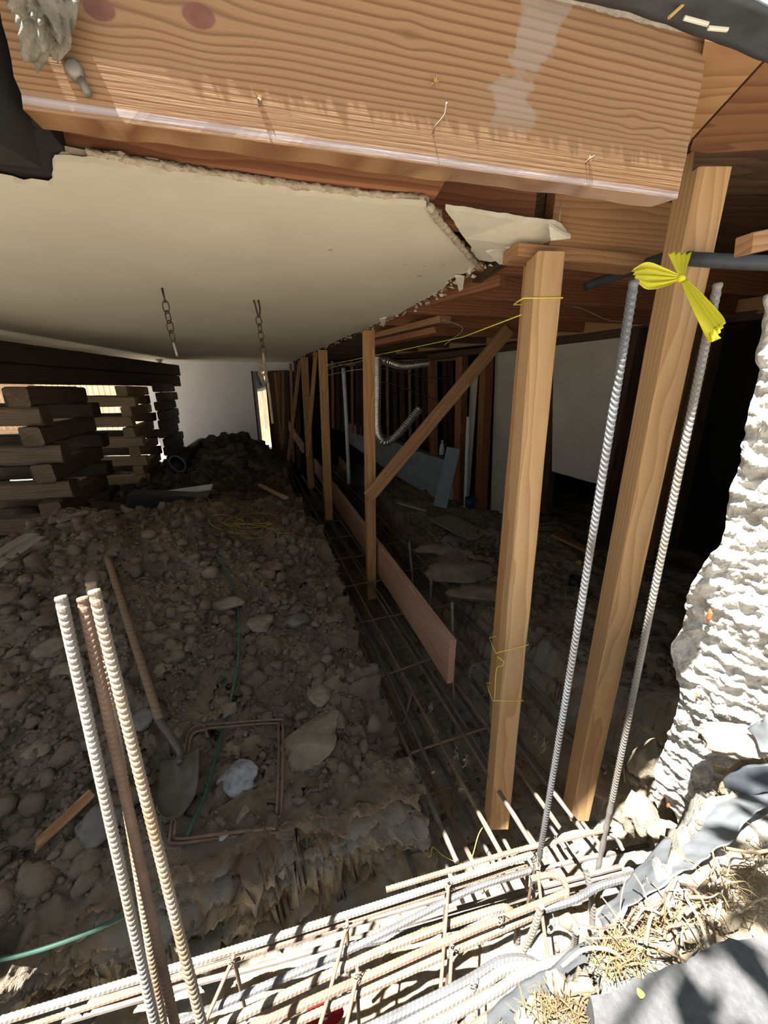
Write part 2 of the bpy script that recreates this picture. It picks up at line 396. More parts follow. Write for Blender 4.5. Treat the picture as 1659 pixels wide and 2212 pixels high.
def gs(X, Y, cx, cy, sx, sy, a, rot=0):
    dx = X-cx; dy = Y-cy; c, s = math.cos(rot), math.sin(rot); u = dx*c+dy*s; v = -dx*s+dy*c
    return a*np.exp(-u*u/(2*sx*sx)-v*v/(2*sy*sy))
ZT = -2.06
def height(X, Y, inset=0):
    wx = fbm(X, Y, 5, 3, 4)*.10; wy = fbm(X, Y, 5, 13, 4)*.10
    dL = np.interp(Y, YL, XL)-X + wx; dR = X-np.interp(Y, YR, XR) + wx
    dF = Y-np.interp(X, XF, YF) + wy; dN = np.interp(X, XN, YN)-Y + wy*.5
    # left mound
    top = -1.45+.16*sm((Y-1.6)/3.5)+gs(X, Y, -2.05, 2.25,   .78, .72, .56)+gs(X, Y, -1.25, 3.4, .55, .6, .22)+gs(X, Y, -2.45, 5.7, .50, .60, .52)+gs(X, Y, -2.0, 5.2, .35, .7, .15)
    top = top+fbm(X, Y, 3, 21, 5, .55)*.12+np.abs(fbm(X, Y, 14, 31, 4, .6))*.06
    mL = sm((dL-inset)/.08); d2 = dF - .02 - inset; cliff = .30*sm((d2+.03)/.03)+.32*sm((d2+.01)/.03)+.38*sm((d2-.01)/.04)
    ms = mL*cliff
    bot = ZT+fbm(X, Y, 6, 41, 4)*.05
    # slump of soil below the front cliff
    slump = .10*sm((dF+.30)/.30)*sm(dL/.2+.2)
    z = bot+slump*(1-ms)+(top-bot)*ms
    # right bank
    topR = -1.45+fbm(X, Y, 4, 51, 5)*.09+.0*X+.22*sm((1.7-Y)/.8)
    mr = .35*sm((dR+.30)/.22)+.65*sm((dR+.06)/.16)
    z = np.maximum(z, bot+(topR-bot)*mr)
    # bank the photographer stands on
    topN = -1.02+fbm(X, Y, 6, 61, 5)*.05
    z = np.maximum(z, bot+(topN-bot)*sm((dN+.05)/.10))
    z = z+(fbm(X, Y, 22, 71, 4, .6))*.018
    clay = np.clip(1-np.abs(0), 0, 1)
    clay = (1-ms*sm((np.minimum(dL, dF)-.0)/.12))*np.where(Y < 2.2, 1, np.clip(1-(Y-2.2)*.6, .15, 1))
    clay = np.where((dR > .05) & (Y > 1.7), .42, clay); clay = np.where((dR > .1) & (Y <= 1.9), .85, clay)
    return z, clay
def axis(a, b, fine_a, fine_b, fs, g):
    out = list(np.arange(fine_a, fine_b, fs)); s = fs; x = fine_a
    lo = []
    while x > a: s *= g; x -= s; lo.append(x)
    s = fs; x = out[-1]; hi = []
    while x < b: s *= g; x += s; hi.append(x)
    return np.array(lo[::-1]+out+hi)
GX = axis(-5.2, 3.2, -1.9, 1.55, .0095, 1.03); GY = axis(-.4, 9, .25, 2.2, .0085, 1.012)
A, B = np.meshgrid(GX, GY); H, C = height(A, B, .065)
nx, ny = len(GX), len(GY)
print('terrain', nx, ny)
# sideways roughness gives the steep faces crumbling layers
gyv, gxv = np.gradient(H, GY, GX); steep = sm((np.sqrt(gxv**2+gyv**2)-.6)/1.5)
lay = fbm(A*.6+B*.6, H*1.0, 16, 81, 4, .6)*.09
AX = A+steep*lay*np.sign(gxv+1e-9)*-.6; BY = B-steep*lay
vv = np.stack([AX, BY, H], -1).reshape(-1, 3)
idx = np.arange(nx*ny).reshape(ny, nx); q = np.stack([idx[:-1, :-1], idx[:-1, 1:], idx[1:, 1:], idx[1:, :-1]], -1).reshape(-1, 4)
me = bpy.data.meshes.new('floor'); me.vertices.add(len(vv)); me.vertices.foreach_set('co', vv.ravel().astype(np.float32))
me.loops.add(len(q)*4); me.loops.foreach_set('vertex_index', q.ravel().astype(np.int32)); me.polygons.add(len(q))
me.polygons.foreach_set('loop_start', np.arange(0, len(q)*4, 4, dtype=np.int32)); me.polygons.foreach_set('use_smooth', np.ones(len(q), bool)); me.update(calc_edges=True)
at = me.attributes.new('clay', 'FLOAT', 'POINT'); at.data.foreach_set('value', C.ravel().astype(np.float32))
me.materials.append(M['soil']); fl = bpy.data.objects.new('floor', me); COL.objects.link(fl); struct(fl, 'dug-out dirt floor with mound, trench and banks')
def hz(x, y):
    z, _ = height(np.array([float(x)]), np.array([float(y)])); return float(z[0])
def ground(px, py, lift=0):
    """where the sight line of the photograph meets the soil"""
    r = ray(px, py).normalized(); T_ = np.arange(.5, 12, .012)
    hh, _ = height(T_*r.x, T_*r.y); k = np.argmax(T_*r.z < hh+lift)
    return r*float(T_[k])
# clods of soil: one uncountable mass
bm = bmesh.new(); bmesh.ops.create_icosphere(bm, subdivisions=2, radius=1); iv = np.array([v.co[:] for v in bm.verts]); bm.verts.index_update(); ifc = np.array([[v.index for v in f.verts] for f in bm.faces]); bm.free()
bm = bmesh.new(); bmesh.ops.create_icosphere(bm, subdivisions=1, radius=1); iv1 = np.array([v.co[:] for v in bm.verts]); bm.verts.index_update(); if1 = np.array([[v.index for v in f.verts] for f in bm.faces]); bm.free()
def clods(name, n, sampler, smin, smax, mat, label, cat, seed, power=2.6, small=True):
    r = np.random.RandomState(seed); X, Y = sampler(r, n); Z, _ = height(X, Y); VV, FF = [], []; off = 0
    S = smin*(1-r.rand(n))**(-1/power); S = np.minimum(S, smax)
    for q in KEEP:
        dd = np.hypot(X-q[0], Y-q[1]); S = np.where(dd < q[2]+S, np.minimum(S, .006), S)
    for i in range(n):
        b, f = (iv, ifc) if S[i] > .016 else (iv1, if1)
        k = r.rand(3)*.7+.65; ph = r.rand(3)*6
        w = b*(1+.22*np.sin(b[:, [1]]*3.1+ph[0])*np.cos(b[:, [0]]*2.7+ph[1])+.12*np.sin(b[:, [2]]*6+ph[2]))
        w = w+(r.rand(*w.shape)-.5)*.22
        d = r.randn(3); d /= np.linalg.norm(d); qd = w@d; w = w-np.outer(np.maximum(qd-.6, 0), d)*.9
        a = r.rand()*6.28; ca, sa = math.cos(a), math.sin(a); w = w*k*S[i]
        w = np.stack([w[:, 0]*ca-w[:, 1]*sa, w[:, 0]*sa+w[:, 1]*ca, w[:, 2]*.8], 1)
        VV.append(w+[X[i], Y[i], Z[i]+S[i]*.25]); FF.append(f+off); off += len(w)
    Vv = np.concatenate(VV); Ff = np.concatenate(FF)
    me = bpy.data.meshes.new(name); me.vertices.add(len(Vv)); me.vertices.foreach_set('co', Vv.ravel().astype(np.float32)); me.loops.add(len(Ff)*3); me.loops.foreach_set('vertex_index', Ff.ravel().astype(np.int32)); me.polygons.add(len(Ff))
    me.polygons.foreach_set('loop_start', np.arange(0, len(Ff)*3, 3, dtype=np.int32)); me.update(calc_edges=True); me.materials.append(M[mat])
    o = bpy.data.objects.new(name, me); COL.objects.link(o); return tag(o, label, cat, kind='stuff')
KEEP = []
def keep(pts, w):
    for a, b in zip(pts[:-1], pts[1:]):
        A_, B_ = ground(*a), ground(*b); n = max(1, int((B_-A_).length/.04))
        for k in range(n+1): p = A_.lerp(B_, k/n); KEEP.append((p.x, p.y, w))
keep([(236, 1222), (352, 1585), (395, 1680)], .02); keep([(395, 1680), (392, 1815)], .07)
keep([(468, 1205), (498, 1258), (516, 1330), (517, 1420), (505, 1500), (485, 1580), (465, 1660), (443, 1735), (410, 1810), (372, 1880), (325, 1935), (255, 1985), (150, 2030), (40, 2064)], .01)
keep([(440, 1578), (610, 1568), (606, 1806), (375, 1832), (402, 1640), (440, 1578)], .01); keep([(678, 1610), (679, 1612)], .09); keep([(511, 1682), (512, 1682)], .06); keep([(88, 1850), (200, 1740)], .02); keep([(470, 1140), (600, 1140)], .05)
def s_mound(r, n):
    out = [[], []]
    while len(out[0]) < n:
        x = r.uniform(-2.9, .1, n*2); y = r.uniform(.45, 3.6, n*2)
        ok = (np.interp(y, YL, XL)-x > .02) & (y-np.interp(x, XF, YF) > .0)
        dens = np.clip(1.3-.35*y, .2, 1)*np.where((x > -.9) & (y < 1.9) & (x > -.9+.0*y), .32, 1)
        ok &= r.rand(n*2) < dens; out[0] += list(x[ok]); out[1] += list(y[ok])
    return np.array(out[0][:n]), np.array(out[1][:n])
clods('soil_clods', 10500, s_mound, .0068, .042, 'clod', 'loose brown clods and crumbs covering the dirt mound', 'soil', 5, 2.2)
clods('mound_rubble', 1300, lambda r, n: (r.normal(-2.4, .55, n), np.clip(r.normal(5.2, .75, n), 3.5, 6.7)), .02, .08, 'blacksoil', 'dark lumpy soil heaped in front of the white back wall', 'soil', 6, 2)
clods('trench_rubble', 900, lambda r, n: (lambda y: (np.interp(y, YL, XL)+r.uniform(.0, .9, n), y))(r.uniform(.55, 3, n)), .005, .03, 'clod', 'crumbs of soil lying in the trench bottom', 'soil', 8, 2.2)
clods('bank_rubble', 1000, lambda r, n: (lambda y: (np.interp(y, YR, XR)+r.uniform(.05, .95, n), y))(r.uniform(1.5, 4.1, n)), .008, .045, 'clod', 'scattered rubble and dirt on the right bank', 'soil', 9, 2.1)

# the cut face of the mound, hanging in crumbling layers over the trenches
EP = [V((x, np.interp(x, XF, YF), 0)) for x in np.linspace(-1.9, .10, 60)]+[V((.155, 1.05, 0)), V((.165, 1.09, 0))]+[V((np.interp(y, YL, XL), y, 0)) for y in np.linspace(1.14, 3.6, 60)]
EP = resample(EP, lambda p: .0055 if p.y < 1.7 else .012)
ns, nz_ = len(EP), 120; ex = np.array([p.x for p in EP]); ey = np.array([p.y for p in EP])
tx = np.gradient(ex); ty = np.gradient(ey); k_ = 9
tx = np.convolve(np.pad(tx, k_, 'edge'), np.ones(2*k_+1)/(2*k_+1), 'valid'); ty = np.convolve(np.pad(ty, k_, 'edge'), np.ones(2*k_+1)/(2*k_+1), 'valid')
ln = np.hypot(tx, ty); nxv, nyv = ty/ln, -tx/ln                    # outward, into the trench
sl = np.cumsum(np.hypot(np.gradient(ex), np.gradient(ey)))
wv = fbm(ex, ey, 5, 3, 4)*.10
inx = ex-nxv*.09; iny = ey-nyv*.09; ztop, _ = height(inx, iny); ztop = np.convolve(np.pad(ztop, 4, 'edge'), np.ones(9)/9, 'valid')
T = np.linspace(0, 1, nz_)[None, :]; Sg = sl[:, None]+0*T
lipn = fbm(Sg, 0*Sg, 4, 201, 3)*.09+fbm(Sg, 0*Sg, 24, 202, 3)*.02*np.clip(1-4*np.clip((T-.16)/.84, 0, 1), 0, 1)
Zt = ztop[:, None]; T0 = .16
fz = np.clip((T-T0)/(1-T0), 0, 1)
Zg = Zt+.012-(Zt+.012-ZT+.02)*fz
Zw = Zg+.05*fbm(Sg, Zg*0, 3, 203, 3)
strata = fbm(Sg*.22, Zw*1.1+Sg*.15, 13, 204, 5, .6)*.13*np.clip(fz*6, 0, 1)
ledge = -.05*sm((fz-.10)/.08)-.015*sm((fz-.30)/.1)+.09*sm((fz-.62)/.38)+.05*sm((fz-.9)/.1)
crum = fbm(Sg*.8+Zg*.5, Zg*1.3+Sg*.3, 14, 205, 4, .55)*.045+np.abs(fbm(Sg, Zg*1.4, 40, 206, 3, .6))*.022
inward = np.where(T < T0, (1-T/T0)*-.16, 0)
D_ = wv[:, None]*.3-.01+lipn*np.clip(1.0-fz*1.3, 0, 1)+strata+ledge+crum*np.clip(T*5, .1, 1)+inward
XX = ex[:, None]+nxv[:, None]*D_; YY = ey[:, None]+nyv[:, None]*D_
hin, _ = height(XX, YY)
ZZ = np.where(T < T0, np.maximum(Zg-.01, hin)-(1-T/T0)*.012+fbm(XX, YY, 30, 208, 3)*.014, Zg+fbm(Sg, Zg, 16, 207, 4)*.045)
vv = np.stack([XX, YY, ZZ], -1).reshape(-1, 3); idx = np.arange(ns*nz_).reshape(ns, nz_)
q = np.stack([idx[:-1, :-1], idx[:-1, 1:], idx[1:, 1:], idx[1:, :-1]], -1).reshape(-1, 4)
me = bpy.data.meshes.new('floor'); me.from_pydata(vv.tolist(), [], q.tolist()); me.update(); me.polygons.foreach_set('use_smooth', np.ones(len(q), bool))
cl_ = np.clip(.25+fz*2.2, 0, 1)*np.where(YY < 1.5, 1, np.clip(1-(YY-1.5)*.8, .1, 1)); cl_ = np.where(T < T0*.9, .2+0*cl_, cl_)
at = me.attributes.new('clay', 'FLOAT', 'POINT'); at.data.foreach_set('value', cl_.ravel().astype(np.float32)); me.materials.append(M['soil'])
fo = bpy.data.objects.new('floor', me); COL.objects.link(fo); struct(fo, 'crumbling cut face of the dirt mound above the trench')
# ------------------------------------------------------------------ house shell
def atD(x, y, D): return ray(x, y)*(D/F)
Bm0, Bm1 = V((-.47, .623, .345)), V((.562, .862, .345)); BD = (Bm1-Bm0).normalized(); BN = V((-BD.y, BD.x, 0)); BL = (Bm1-Bm0).length
RZ = math.atan2(BD.y, BD.x)
# front beam
def beam():
    hgt, dep = .228, .039; nx_ = 70; nz = 14; vs, fs = [], []
    def endx(z, y): return BL + .006*noise.noise((z*60, y*40, 3)) + (.0 - .02*(y/dep)*(1-z/hgt))
    for sgn, yy in ((0, 0), (1, dep)):
        for i in range(nx_+1):
            for k in range(nz+1):
                z = hgt*k/nz; x0 = .004*noise.noise((z*80, yy*40, 9)); x1 = endx(z, yy); x = x0+(x1-x0)*i/nx_
                e = .0025*noise.noise((x*14, k, yy*9)) if k in (0, nz) else 0
                vs.append((x, yy+(e if sgn == 0 else -e), z+e))
    g = lambda s, i, k: s*(nx_+1)*(nz+1)+i*(nz+1)+k
    for i in range(nx_):
        for k in range(nz):
            fs.append((g(0, i, k), g(0, i+1, k), g(0, i+1, k+1), g(0, i, k+1))); fs.append((g(1, i, k), g(1, i, k+1), g(1, i+1, k+1), g(1, i+1, k)))
        fs.append((g(0, i, 0), g(1, i, 0), g(1, i+1, 0), g(0, i+1, 0))); fs.append((g(0, i, nz), g(0, i+1, nz), g(1, i+1, nz), g(1, i, nz)))
    for k in range(nz):
        fs.append((g(0, 0, k), g(0, 0, k+1), g(1, 0, k+1), g(1, 0, k))); fs.append((g(0, nx_, k), g(1, nx_, k), g(1, nx_, k+1), g(0, nx_, k+1)))
    return vs, fs
bt = empty('rim_beam', Bm0, 'large pale fir beam with knots and a sunlit lower edge across the top', 'beam'); bt.rotation_euler = (0, 0, RZ)
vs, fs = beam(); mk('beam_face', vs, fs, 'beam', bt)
def nailp(pts, r=.0016, mat='steel_rust', name='nail'): return tube(name, pts, r, mat, 6, 5, parent=bt)
def bl(x, y, dx=0, dz=0, out=0):     # point of the beam face seen at a pixel, in beam space
    p = onP(x, y, (Bm0.x, Bm0.y), (Bm1.x, Bm1.y))-Bm0; return V((p.dot(BD)+dx, -out, p.z+dz))
a = bl(560, 228); nailp([a, a+V((0, -.012, .001)), a+V((.004, -.016, -.004))])
a = bl(935, 287); nailp([a, a+V((.0, -.012, .002)), a+V((.012, -.018, .014)), a+V((.014, -.02, .028))])
a = bl(1265, 352); nailp([a, a+V((.0, -.011, .001)), a+V((.006, -.013, .004))])
a = bl(1228, 425); nailp([a+V((0, .02, 0)), a+V((.001, .02, -.03))], .0014)
for (x, y, s) in ((940, 180, .008), (1272, 345, .005), (562, 215, .005)):      # splintered nail holes
    a = bl(x, y); vs, fs = [], []
    for k in range(16):
        t = random.random()*6.28; d = V((math.cos(t), -.5*random.random(), math.sin(t)))*s*random.uniform(.5, 1.3); b = a+V((-math.sin(t), 0, math.cos(t)))*.0012
        i = len(vs); vs += [a-(b-a), b, a+d+V((0, -.002, 0)), a+d*.6+V((0, -.004, 0))]; fs += [(i, i+1, i+2), (i, i+1, i+3), (i, i+2, i+3), (i+1, i+2, i+3)]
    mk('splinters', vs, fs, 'fir_pale', bt)
a = bl(165, 158)
b_ = mk('bolt_head', *tubeverts([a+V((0, .002, 0)), a+V((0, -.004, 0)), a+V((0, -.009, 0)), a+V((0, -.012, 0))], .0105, 12, radf=lambda s, q: 1 if s < .006 else (.95 if s < .012 else .6)), 'steel_bright', bt, True)
b_['label'] = 'bright round bolt head'
tube('bolt_shank', [a+V((.004, -.004, -.006)), a+V((.012, -.008, -.024))], .005, 'steel_dull', 8, 1, parent=bt)
# black flashing above the beam, sticking out a little
def strip(name, A_, B_, mat, thick=.006, nx_=40, ny_=6, amp=.006, seed=0, smooth=True, nrm=V((0, 0, 1))):
    """ruled surface between polylines A_ and B_, with thickness"""
    A_, B_ = smoothpath(A_, 6), smoothpath(B_, 6)
    def samp(P, t):
        k = t*(len(P)-1); i = min(int(k), len(P)-2); return P[i].lerp(P[i+1], k-i)
    o0 = samp(A_, 0); vs, fs = [], []
    for lay in (0, 1):
        for i in range(nx_+1):
            for j in range(ny_+1):
                p = samp(A_, i/nx_).lerp(samp(B_, i/nx_), j/ny_); q = noise.noise_vector(p*9+V((seed, 0, 0)))*amp+noise.noise_vector(p*31+V((seed, 0, 0)))*amp*.4
                vs.append(p+q+nrm*(lay*thick)-o0)
    g = lambda l, i, j: l*(nx_+1)*(ny_+1)+i*(ny_+1)+j
    for i in range(nx_):
        for j in range(ny_): fs.append((g(0, i, j), g(0, i+1, j), g(0, i+1, j+1), g(0, i, j+1))); fs.append((g(1, i, j), g(1, i, j+1), g(1, i+1, j+1), g(1, i+1, j)))
        fs.append((g(0, i, 0), g(1, i, 0), g(1, i+1, 0), g(0, i+1, 0))); fs.append((g(0, i, ny_), g(0, i+1, ny_), g(1, i+1, ny_), g(1, i, ny_)))
    for j in range(ny_): fs.append((g(0, 0, j), g(0, 0, j+1), g(1, 0, j+1), g(1, 0, j))); fs.append((g(0, nx_, j), g(1, nx_, j), g(1, nx_, j+1), g(0, nx_, j+1)))
    o = mk(name, vs, fs, mat, None, smooth, o0); return o
# upper wall and roof mass of the house (shades the excavation)
FO = .0185
w0 = Bm0-BD*4.2-BN*FO; w1 = Bm1+BD*.05-BN*FO
zt = .345+.226
def prism(name, pts, z0, z1, mat):
    n = len(pts); o0 = V((pts[0][0], pts[0][1], z0)); vs = [(p[0]-o0.x, p[1]-o0.y, 0) for p in pts]+[(p[0]-o0.x, p[1]-o0.y, z1-z0) for p in pts]
    fs = [tuple(range(n-1, -1, -1)), tuple(range(n, 2*n))]+[(i, (i+1) % n, n+(i+1) % n, n+i) for i in range(n)]
    return mk(name, vs, fs, mat, None, False, o0)
fA = w0; fB = Bm1+BD*3.0-BN*FO
up = prism('wall_front', [(fA.x, fA.y), (fB.x, fB.y), (fB.x+BN.x*.14, fB.y+BN.y*.14), (fA.x+BN.x*.14, fA.y+BN.y*.14)], zt, 2.4, 'concrete'); struct(up, 'house wall above the front beam')
# ragged lower lip of the siding, whose edge shades the beam
vs, fs = [], []; n = 520; L0 = -.35; L1 = 1.9
for i in range(n+1):
    x = L0+(L1-L0)*i/n; f = .012*noise.noise((x*5, 0, 0))+.006*noise.noise((x*40, 4, 0))+.004*noise.noise((x*140, 4, 0)); z = .226+.0+f*.4
    o_ = .004*noise.noise((x*60, 1, 1))+.003*noise.noise((x*190, 1, 1)); yy = -FO+o_-.001
    if -.02 < x < .13: yy += .012*math.sin((x+.02)/.15*3.14)
    vs += [(x, yy, z), (x, yy, z+.03), (x, .02, z+.03), (x, .02, z)]
for i in range(n):
    for j in range(4): a0 = i*4+j; b0 = i*4+(j+1) % 4; fs.append((a0, b0, b0+4, a0+4))
lip = mk('wall_front_lip', vs, fs, 'concrete'); lip.name = 'trim_1'; lip.location = Bm0; lip.rotation_euler = (0, 0, RZ); struct(lip, 'ragged lower lip of the wall above the beam')
slabp = [(fA.x+BN.x*.1, fA.y+BN.y*.1), (fB.x+BN.x*.1, fB.y+BN.y*.1), (4.2, 9.2), (-4.75, 9.2)]
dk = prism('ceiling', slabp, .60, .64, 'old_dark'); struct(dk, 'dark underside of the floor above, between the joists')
# left of the frame: rim wall stepped forward of the beam, shaped to shade the mound
lw = prism('wall_left', [(-.50, .545), (-.49, .66), (-1.0, .55), (-4.2, -.20), (-4.2, -.48), (-1.8, .15), (-1.0, .375), (-.75, .445)], .30, .62, 'void'); struct(lw, 'dark rim wall left of the beam, front edge shaped to shade the mound')
# painted plaster ceiling with a torn edge
CZ = .45
cpx = [(-700, 250), (-300, 330), (0, 388), (55, 402), (108, 404), (118, 380), (122, 350), (200, 352), (400, 386), (620, 416), (800, 438), (920, 446), (960, 500), (1034, 573), (1000, 592), (975, 603), (960, 622), (925, 642), (900, 655), (858, 682), (830, 692), (780, 715), (745, 728), (700, 750), (660, 766), (640, 777), (625, 784), (560, 797)]
pc = [atZ(x, y, CZ) for x, y in cpx]; pc = [p for p in pc]
pc += [V((-2.1, 7.25, CZ)), V((-4.7, 7.25, CZ)), V((-4.7, 2.5, CZ))]
cl = slab('ceiling', pc, .012, 'ceil', jag=.012, step=.02); struct(cl, 'cream painted plaster ceiling with a torn edge')
core = slab('plaster_core', [p+V((0, .010, .0125)) for p in pc[5:26]]+[V((-1.6, 6.9, CZ+.0125)), V((-2.2, 6.9, CZ+.0125)), V((-.66, 1.12, CZ+.0125))], .016, 'core', jag=.018, step=.012, seed=5)
core.name = 'ceiling'; struct(core, 'brown broken plaster core above the ceiling paint')
# the lump-strip of plaster along the near edge
vs, fs = [], []
path = resample([atZ(x, y, CZ)+V((0, .004, .019)) for x, y in ((190, 352), (400, 386), (620, 416), (800, 438), (915, 446))], lambda p: .006)
vs, fs = tubeverts(path, .0085, 8, radf=lambda s, a: 1+.5*noise.noise((s*70, a, 1))+.35*noise.noise((s*190, a*2, 1)))
tag(mk('plaster_keys', vs, fs, 'core', None, True), 'lumpy brown plaster squeezed out along the near ceiling edge', 'plaster')
def Cp(*pp): return [atZ(x, y, z) for x, y, z in pp]
fpl = slab('plaster_flap', Cp((962, 452, CZ), (1010, 458, CZ), (1080, 470, CZ), (1150, 480, CZ), (1200, 486, CZ), (1232, 516, CZ), (1200, 520, CZ-.01), (1160, 533, CZ-.015), (1120, 530, CZ-.02), (1112, 556, CZ-.02), (1060, 566, CZ-.01), (1035, 562, CZ)), .011, 'flap', jag=.006, step=.012, seed=8)
tag(fpl, 'loose pointed flap of cream plaster hanging beside the leftmost yellow-tied post top', 'plaster')
rp = resample([atZ(x, y, CZ-.002) for x, y in ((928, 447), (952, 480), (985, 520), (1020, 560), (1036, 576))], lambda p: .005)
vs, fs = tubeverts(rp, .0095, 8, radf=lambda s, a: 1+.5*noise.noise((s*60, a, 5))+.35*noise.noise((s*190, a*2, 1)))
tag(mk('plaster_crack', vs, fs, 'core', None, True), 'crumbly brown broken plaster seam where the flap tore off', 'plaster')
fr = [((1050, 545), (1085, 535), (1112, 540), (1108, 565), (1080, 572)), ((982, 598), (1003, 600), (1000, 625), (992, 630)), ((820, 690), (835, 686), (830, 706), (824, 704)), ((1185, 488), (1232, 515), (1190, 520))]
for k, (P, lab) in enumerate(zip(fr, ('crumpled white plaster scrap below the hanging flap', 'small white plaster chip hanging below the torn edge', 'tiny white plaster chip near the far torn edge', 'pointed white plaster tip at the right end of the ceiling'))):
    z0 = CZ-.012-.002*k; s_ = slab('plaster_scrap', [atZ(x, y, z0-(.02 if i > 1 else 0)) for i, (x, y) in enumerate(P)], .007, 'flap', jag=.003, step=.006, seed=20+k); tag(s_, lab, 'plaster', 'plaster scraps along the torn edge')
# edge paper / broken slivers along the torn ceiling edge
vs, fs = [], []
edge = [pc[i] for i in range(13, 27)]
for k in range(170):
    i = random.randrange(len(edge)-1); t = random.random(); p = edge[i].lerp(edge[i+1], t)+V((random.uniform(-.02, .05), 0, random.uniform(-.012, .012)))
    s_ = random.uniform(.006, .022)*(.6+.15*p.y); q = len(vs)
    for m in range(5):
        a = 6.28*m/5; vs.append(p+V((math.cos(a)*s_*random.uniform(.4, 1.2), math.sin(a)*s_*random.uniform(.4, 1.2), random.uniform(-.5, .4)*s_)))
    vs.append(p+V((0, 0, .006))); fs += [(q, q+1, q+2, q+3, q+4)]+[(q+m, q+5, q+(m+1) % 5) for m in range(5)]
tag(mk('plaster_crumbs', vs, fs, 'flap'), 'white plaster crumbs along the torn ceiling edge', 'plaster', kind='stuff')
# chips and stains on ceiling
for k, (x, y, s_) in enumerate([(905, 597, .013), (712, 540, .012), (875, 572, .006), (957, 574, .008), (917, 575, .004), (915, 597, .004), (800, 670, .006)]):
    p = atZ(x, y, CZ-.0015); o = slab('paint_chip', [p+V((math.cos(a)*s_*random.uniform(.5, 1.1), math.sin(a)*s_*random.uniform(.4, .9), 0)) for a in np.linspace(0, 5.2, 6)], .002, 'core'); tag(o, 'dark spot where paint has chipped off the cream ceiling', 'chip', 'chipped spots in the ceiling')
# ---- joists and headers
def beamwise(name, p0, p1, w, h, mat, label, cat='joist', group=None, **k):
    return tag(timber(name, p0, p1, w, h, mat, **k), label, cat, group)
j0 = V((-.70, .975, 0)); j1 = V((.135, 1.172, 0))
beamwise('ceiling_joist', j0+V((0, .02, .553)), j1+V((0, .02, .553)), .04, .15, 'fir_red', 'orange-brown joist just behind the front beam, above the plaster edge', wob=.003, cut1=.10, bev=.006)
hp = atZ(1118, 553, .384)+BN*.045; hp.z = .402
beamwise('header_plate', hp, hp+BD*.62, .09, .036, 'fir_dim', 'flat reddish plate resting on the post tied with yellow string', 'plate', wob=.003)
beamwise('header_block', V((hp.x, hp.y, .50))+BD*.12+BN*.0, V((hp.x, hp.y, .50))+BD*.62, .045, .155, 'fir_dim', 'brown header board behind the right end of the front beam', 'board', wob=.002)
beamwise('header_block', V((hp.x, hp.y, .535))-BD*.28+BN*.03, V((hp.x, hp.y, .535))+BD*.075+BN*.03, .045, .14, 'fir_red', 'dark orange header board above the hanging plaster flap', 'board', wob=.002)
beamwise('header_block', V((hp.x, hp.y, .52))+BD*.10+BN*.03, V((hp.x, hp.y, .52))+BD*.13+BN*.5, .04, .15, 'old_dark', 'dark cross block between the two header boards', 'board')
jl = ['first', 'second', 'third', 'fourth', 'fifth', 'sixth', 'seventh', 'eighth', 'ninth', 'tenth', 'eleventh', 'twelfth']
yy = 1.72
for k in range(11):
    xe = np.interp(yy, [1.3, 1.62, 2.3, 3.2, 5, 7], [.4, .34, .13, -.16, -.75, -1.45])
    p0 = V((xe-.35, yy-.06, .53)); p1 = V((2.9, yy+.70, .53))
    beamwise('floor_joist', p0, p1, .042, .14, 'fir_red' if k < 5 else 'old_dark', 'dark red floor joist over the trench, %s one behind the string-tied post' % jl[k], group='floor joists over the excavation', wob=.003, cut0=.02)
    yy += .44+.01*k
beamwise('diagonal_block', atZ(925, 655, .46)+V((0, 0, .03)), atZ(1085, 622, .44)+V((0, 0, .05)), .04, .09, 'fir_red', 'short diagonal wood block under the joists near the torn ceiling', 'block')
beamwise('doubled_plate', atY(962, 697, 2.75)+V((.0, 0, .02)), atY(806, 733, 3.75)+V((0, 0, .02)), .09, .042, 'fir_dim', 'upper board of the doubled plate ending in midair by the second post', 'plate', wob=.002)
beamwise('doubled_plate', atY(958, 712, 2.75)+V((-.01, 0, .0)), atY(800, 745, 3.75)+V((0, 0, .0)), .09, .042, 'fir_red', 'lower board of the doubled plate ending in midair by the second post', 'plate', wob=.002, cut0=.03)
# right end: sloped boards beside the beam end
for P_, mt, lab in ((((1522, 88), (1660, 118), (1494, 300), (1484, 322)), 'fir_dim', 'short orange soffit board touching the right end of the front beam'), (((1664, 121), (1900, 180), (1900, 300), (1600, 340), (1490, 326), (1497, 303)), 'rim_red', 'rusty orange sheathing overhead at the upper right'), (((1500, 332), (1900, 310), (1900, 420), (1490, 420)), 'old_dark', 'dark overhead board behind the rusty orange sheathing')):
    o = slab('sheathing_board', [atZ(x, y, .548) for x, y in P_], .018, mt); tag(o, lab, 'board')
beamwise('wood_offcut', atY(1606, 530, .95), atY(1720, 505, .98), .035, .038, 'fir_dim', 'short wood stub with white plaster beneath at right edge', 'offcut')
fl1 = strip('flashing_strip', [atY(1240, -8, .72), atY(1400, 45, .73), atY(1560, 100, .75), atY(1720, 160, .78)], [atY(1270, -90, .64), atY(1420, -60, .66), atY(1580, -10, .68), atY(1740, 60, .70)], 'flash', .005, 40, 6, .004, 3)
tag(fl1, 'black bent flashing strip across the top right corner', 'flashing')
for k, (x, y, x2, y2, lab) in enumerate(((1445, 38, 1478, 8, 'thin wood splinter on the black flashing'), (1478, 38, 1530, 52, 'pale chip of plaster on the black flashing'), (1530, 60, 1572, 64, 'second pale plaster chip further right on the black flashing'))):
    tag(timber('splinter', atY(x, y, .70), atY(x2, y2, .70), .004, .004, 'fir_pale' if k == 0 else 'flap', wob=.001), lab, 'splinter')
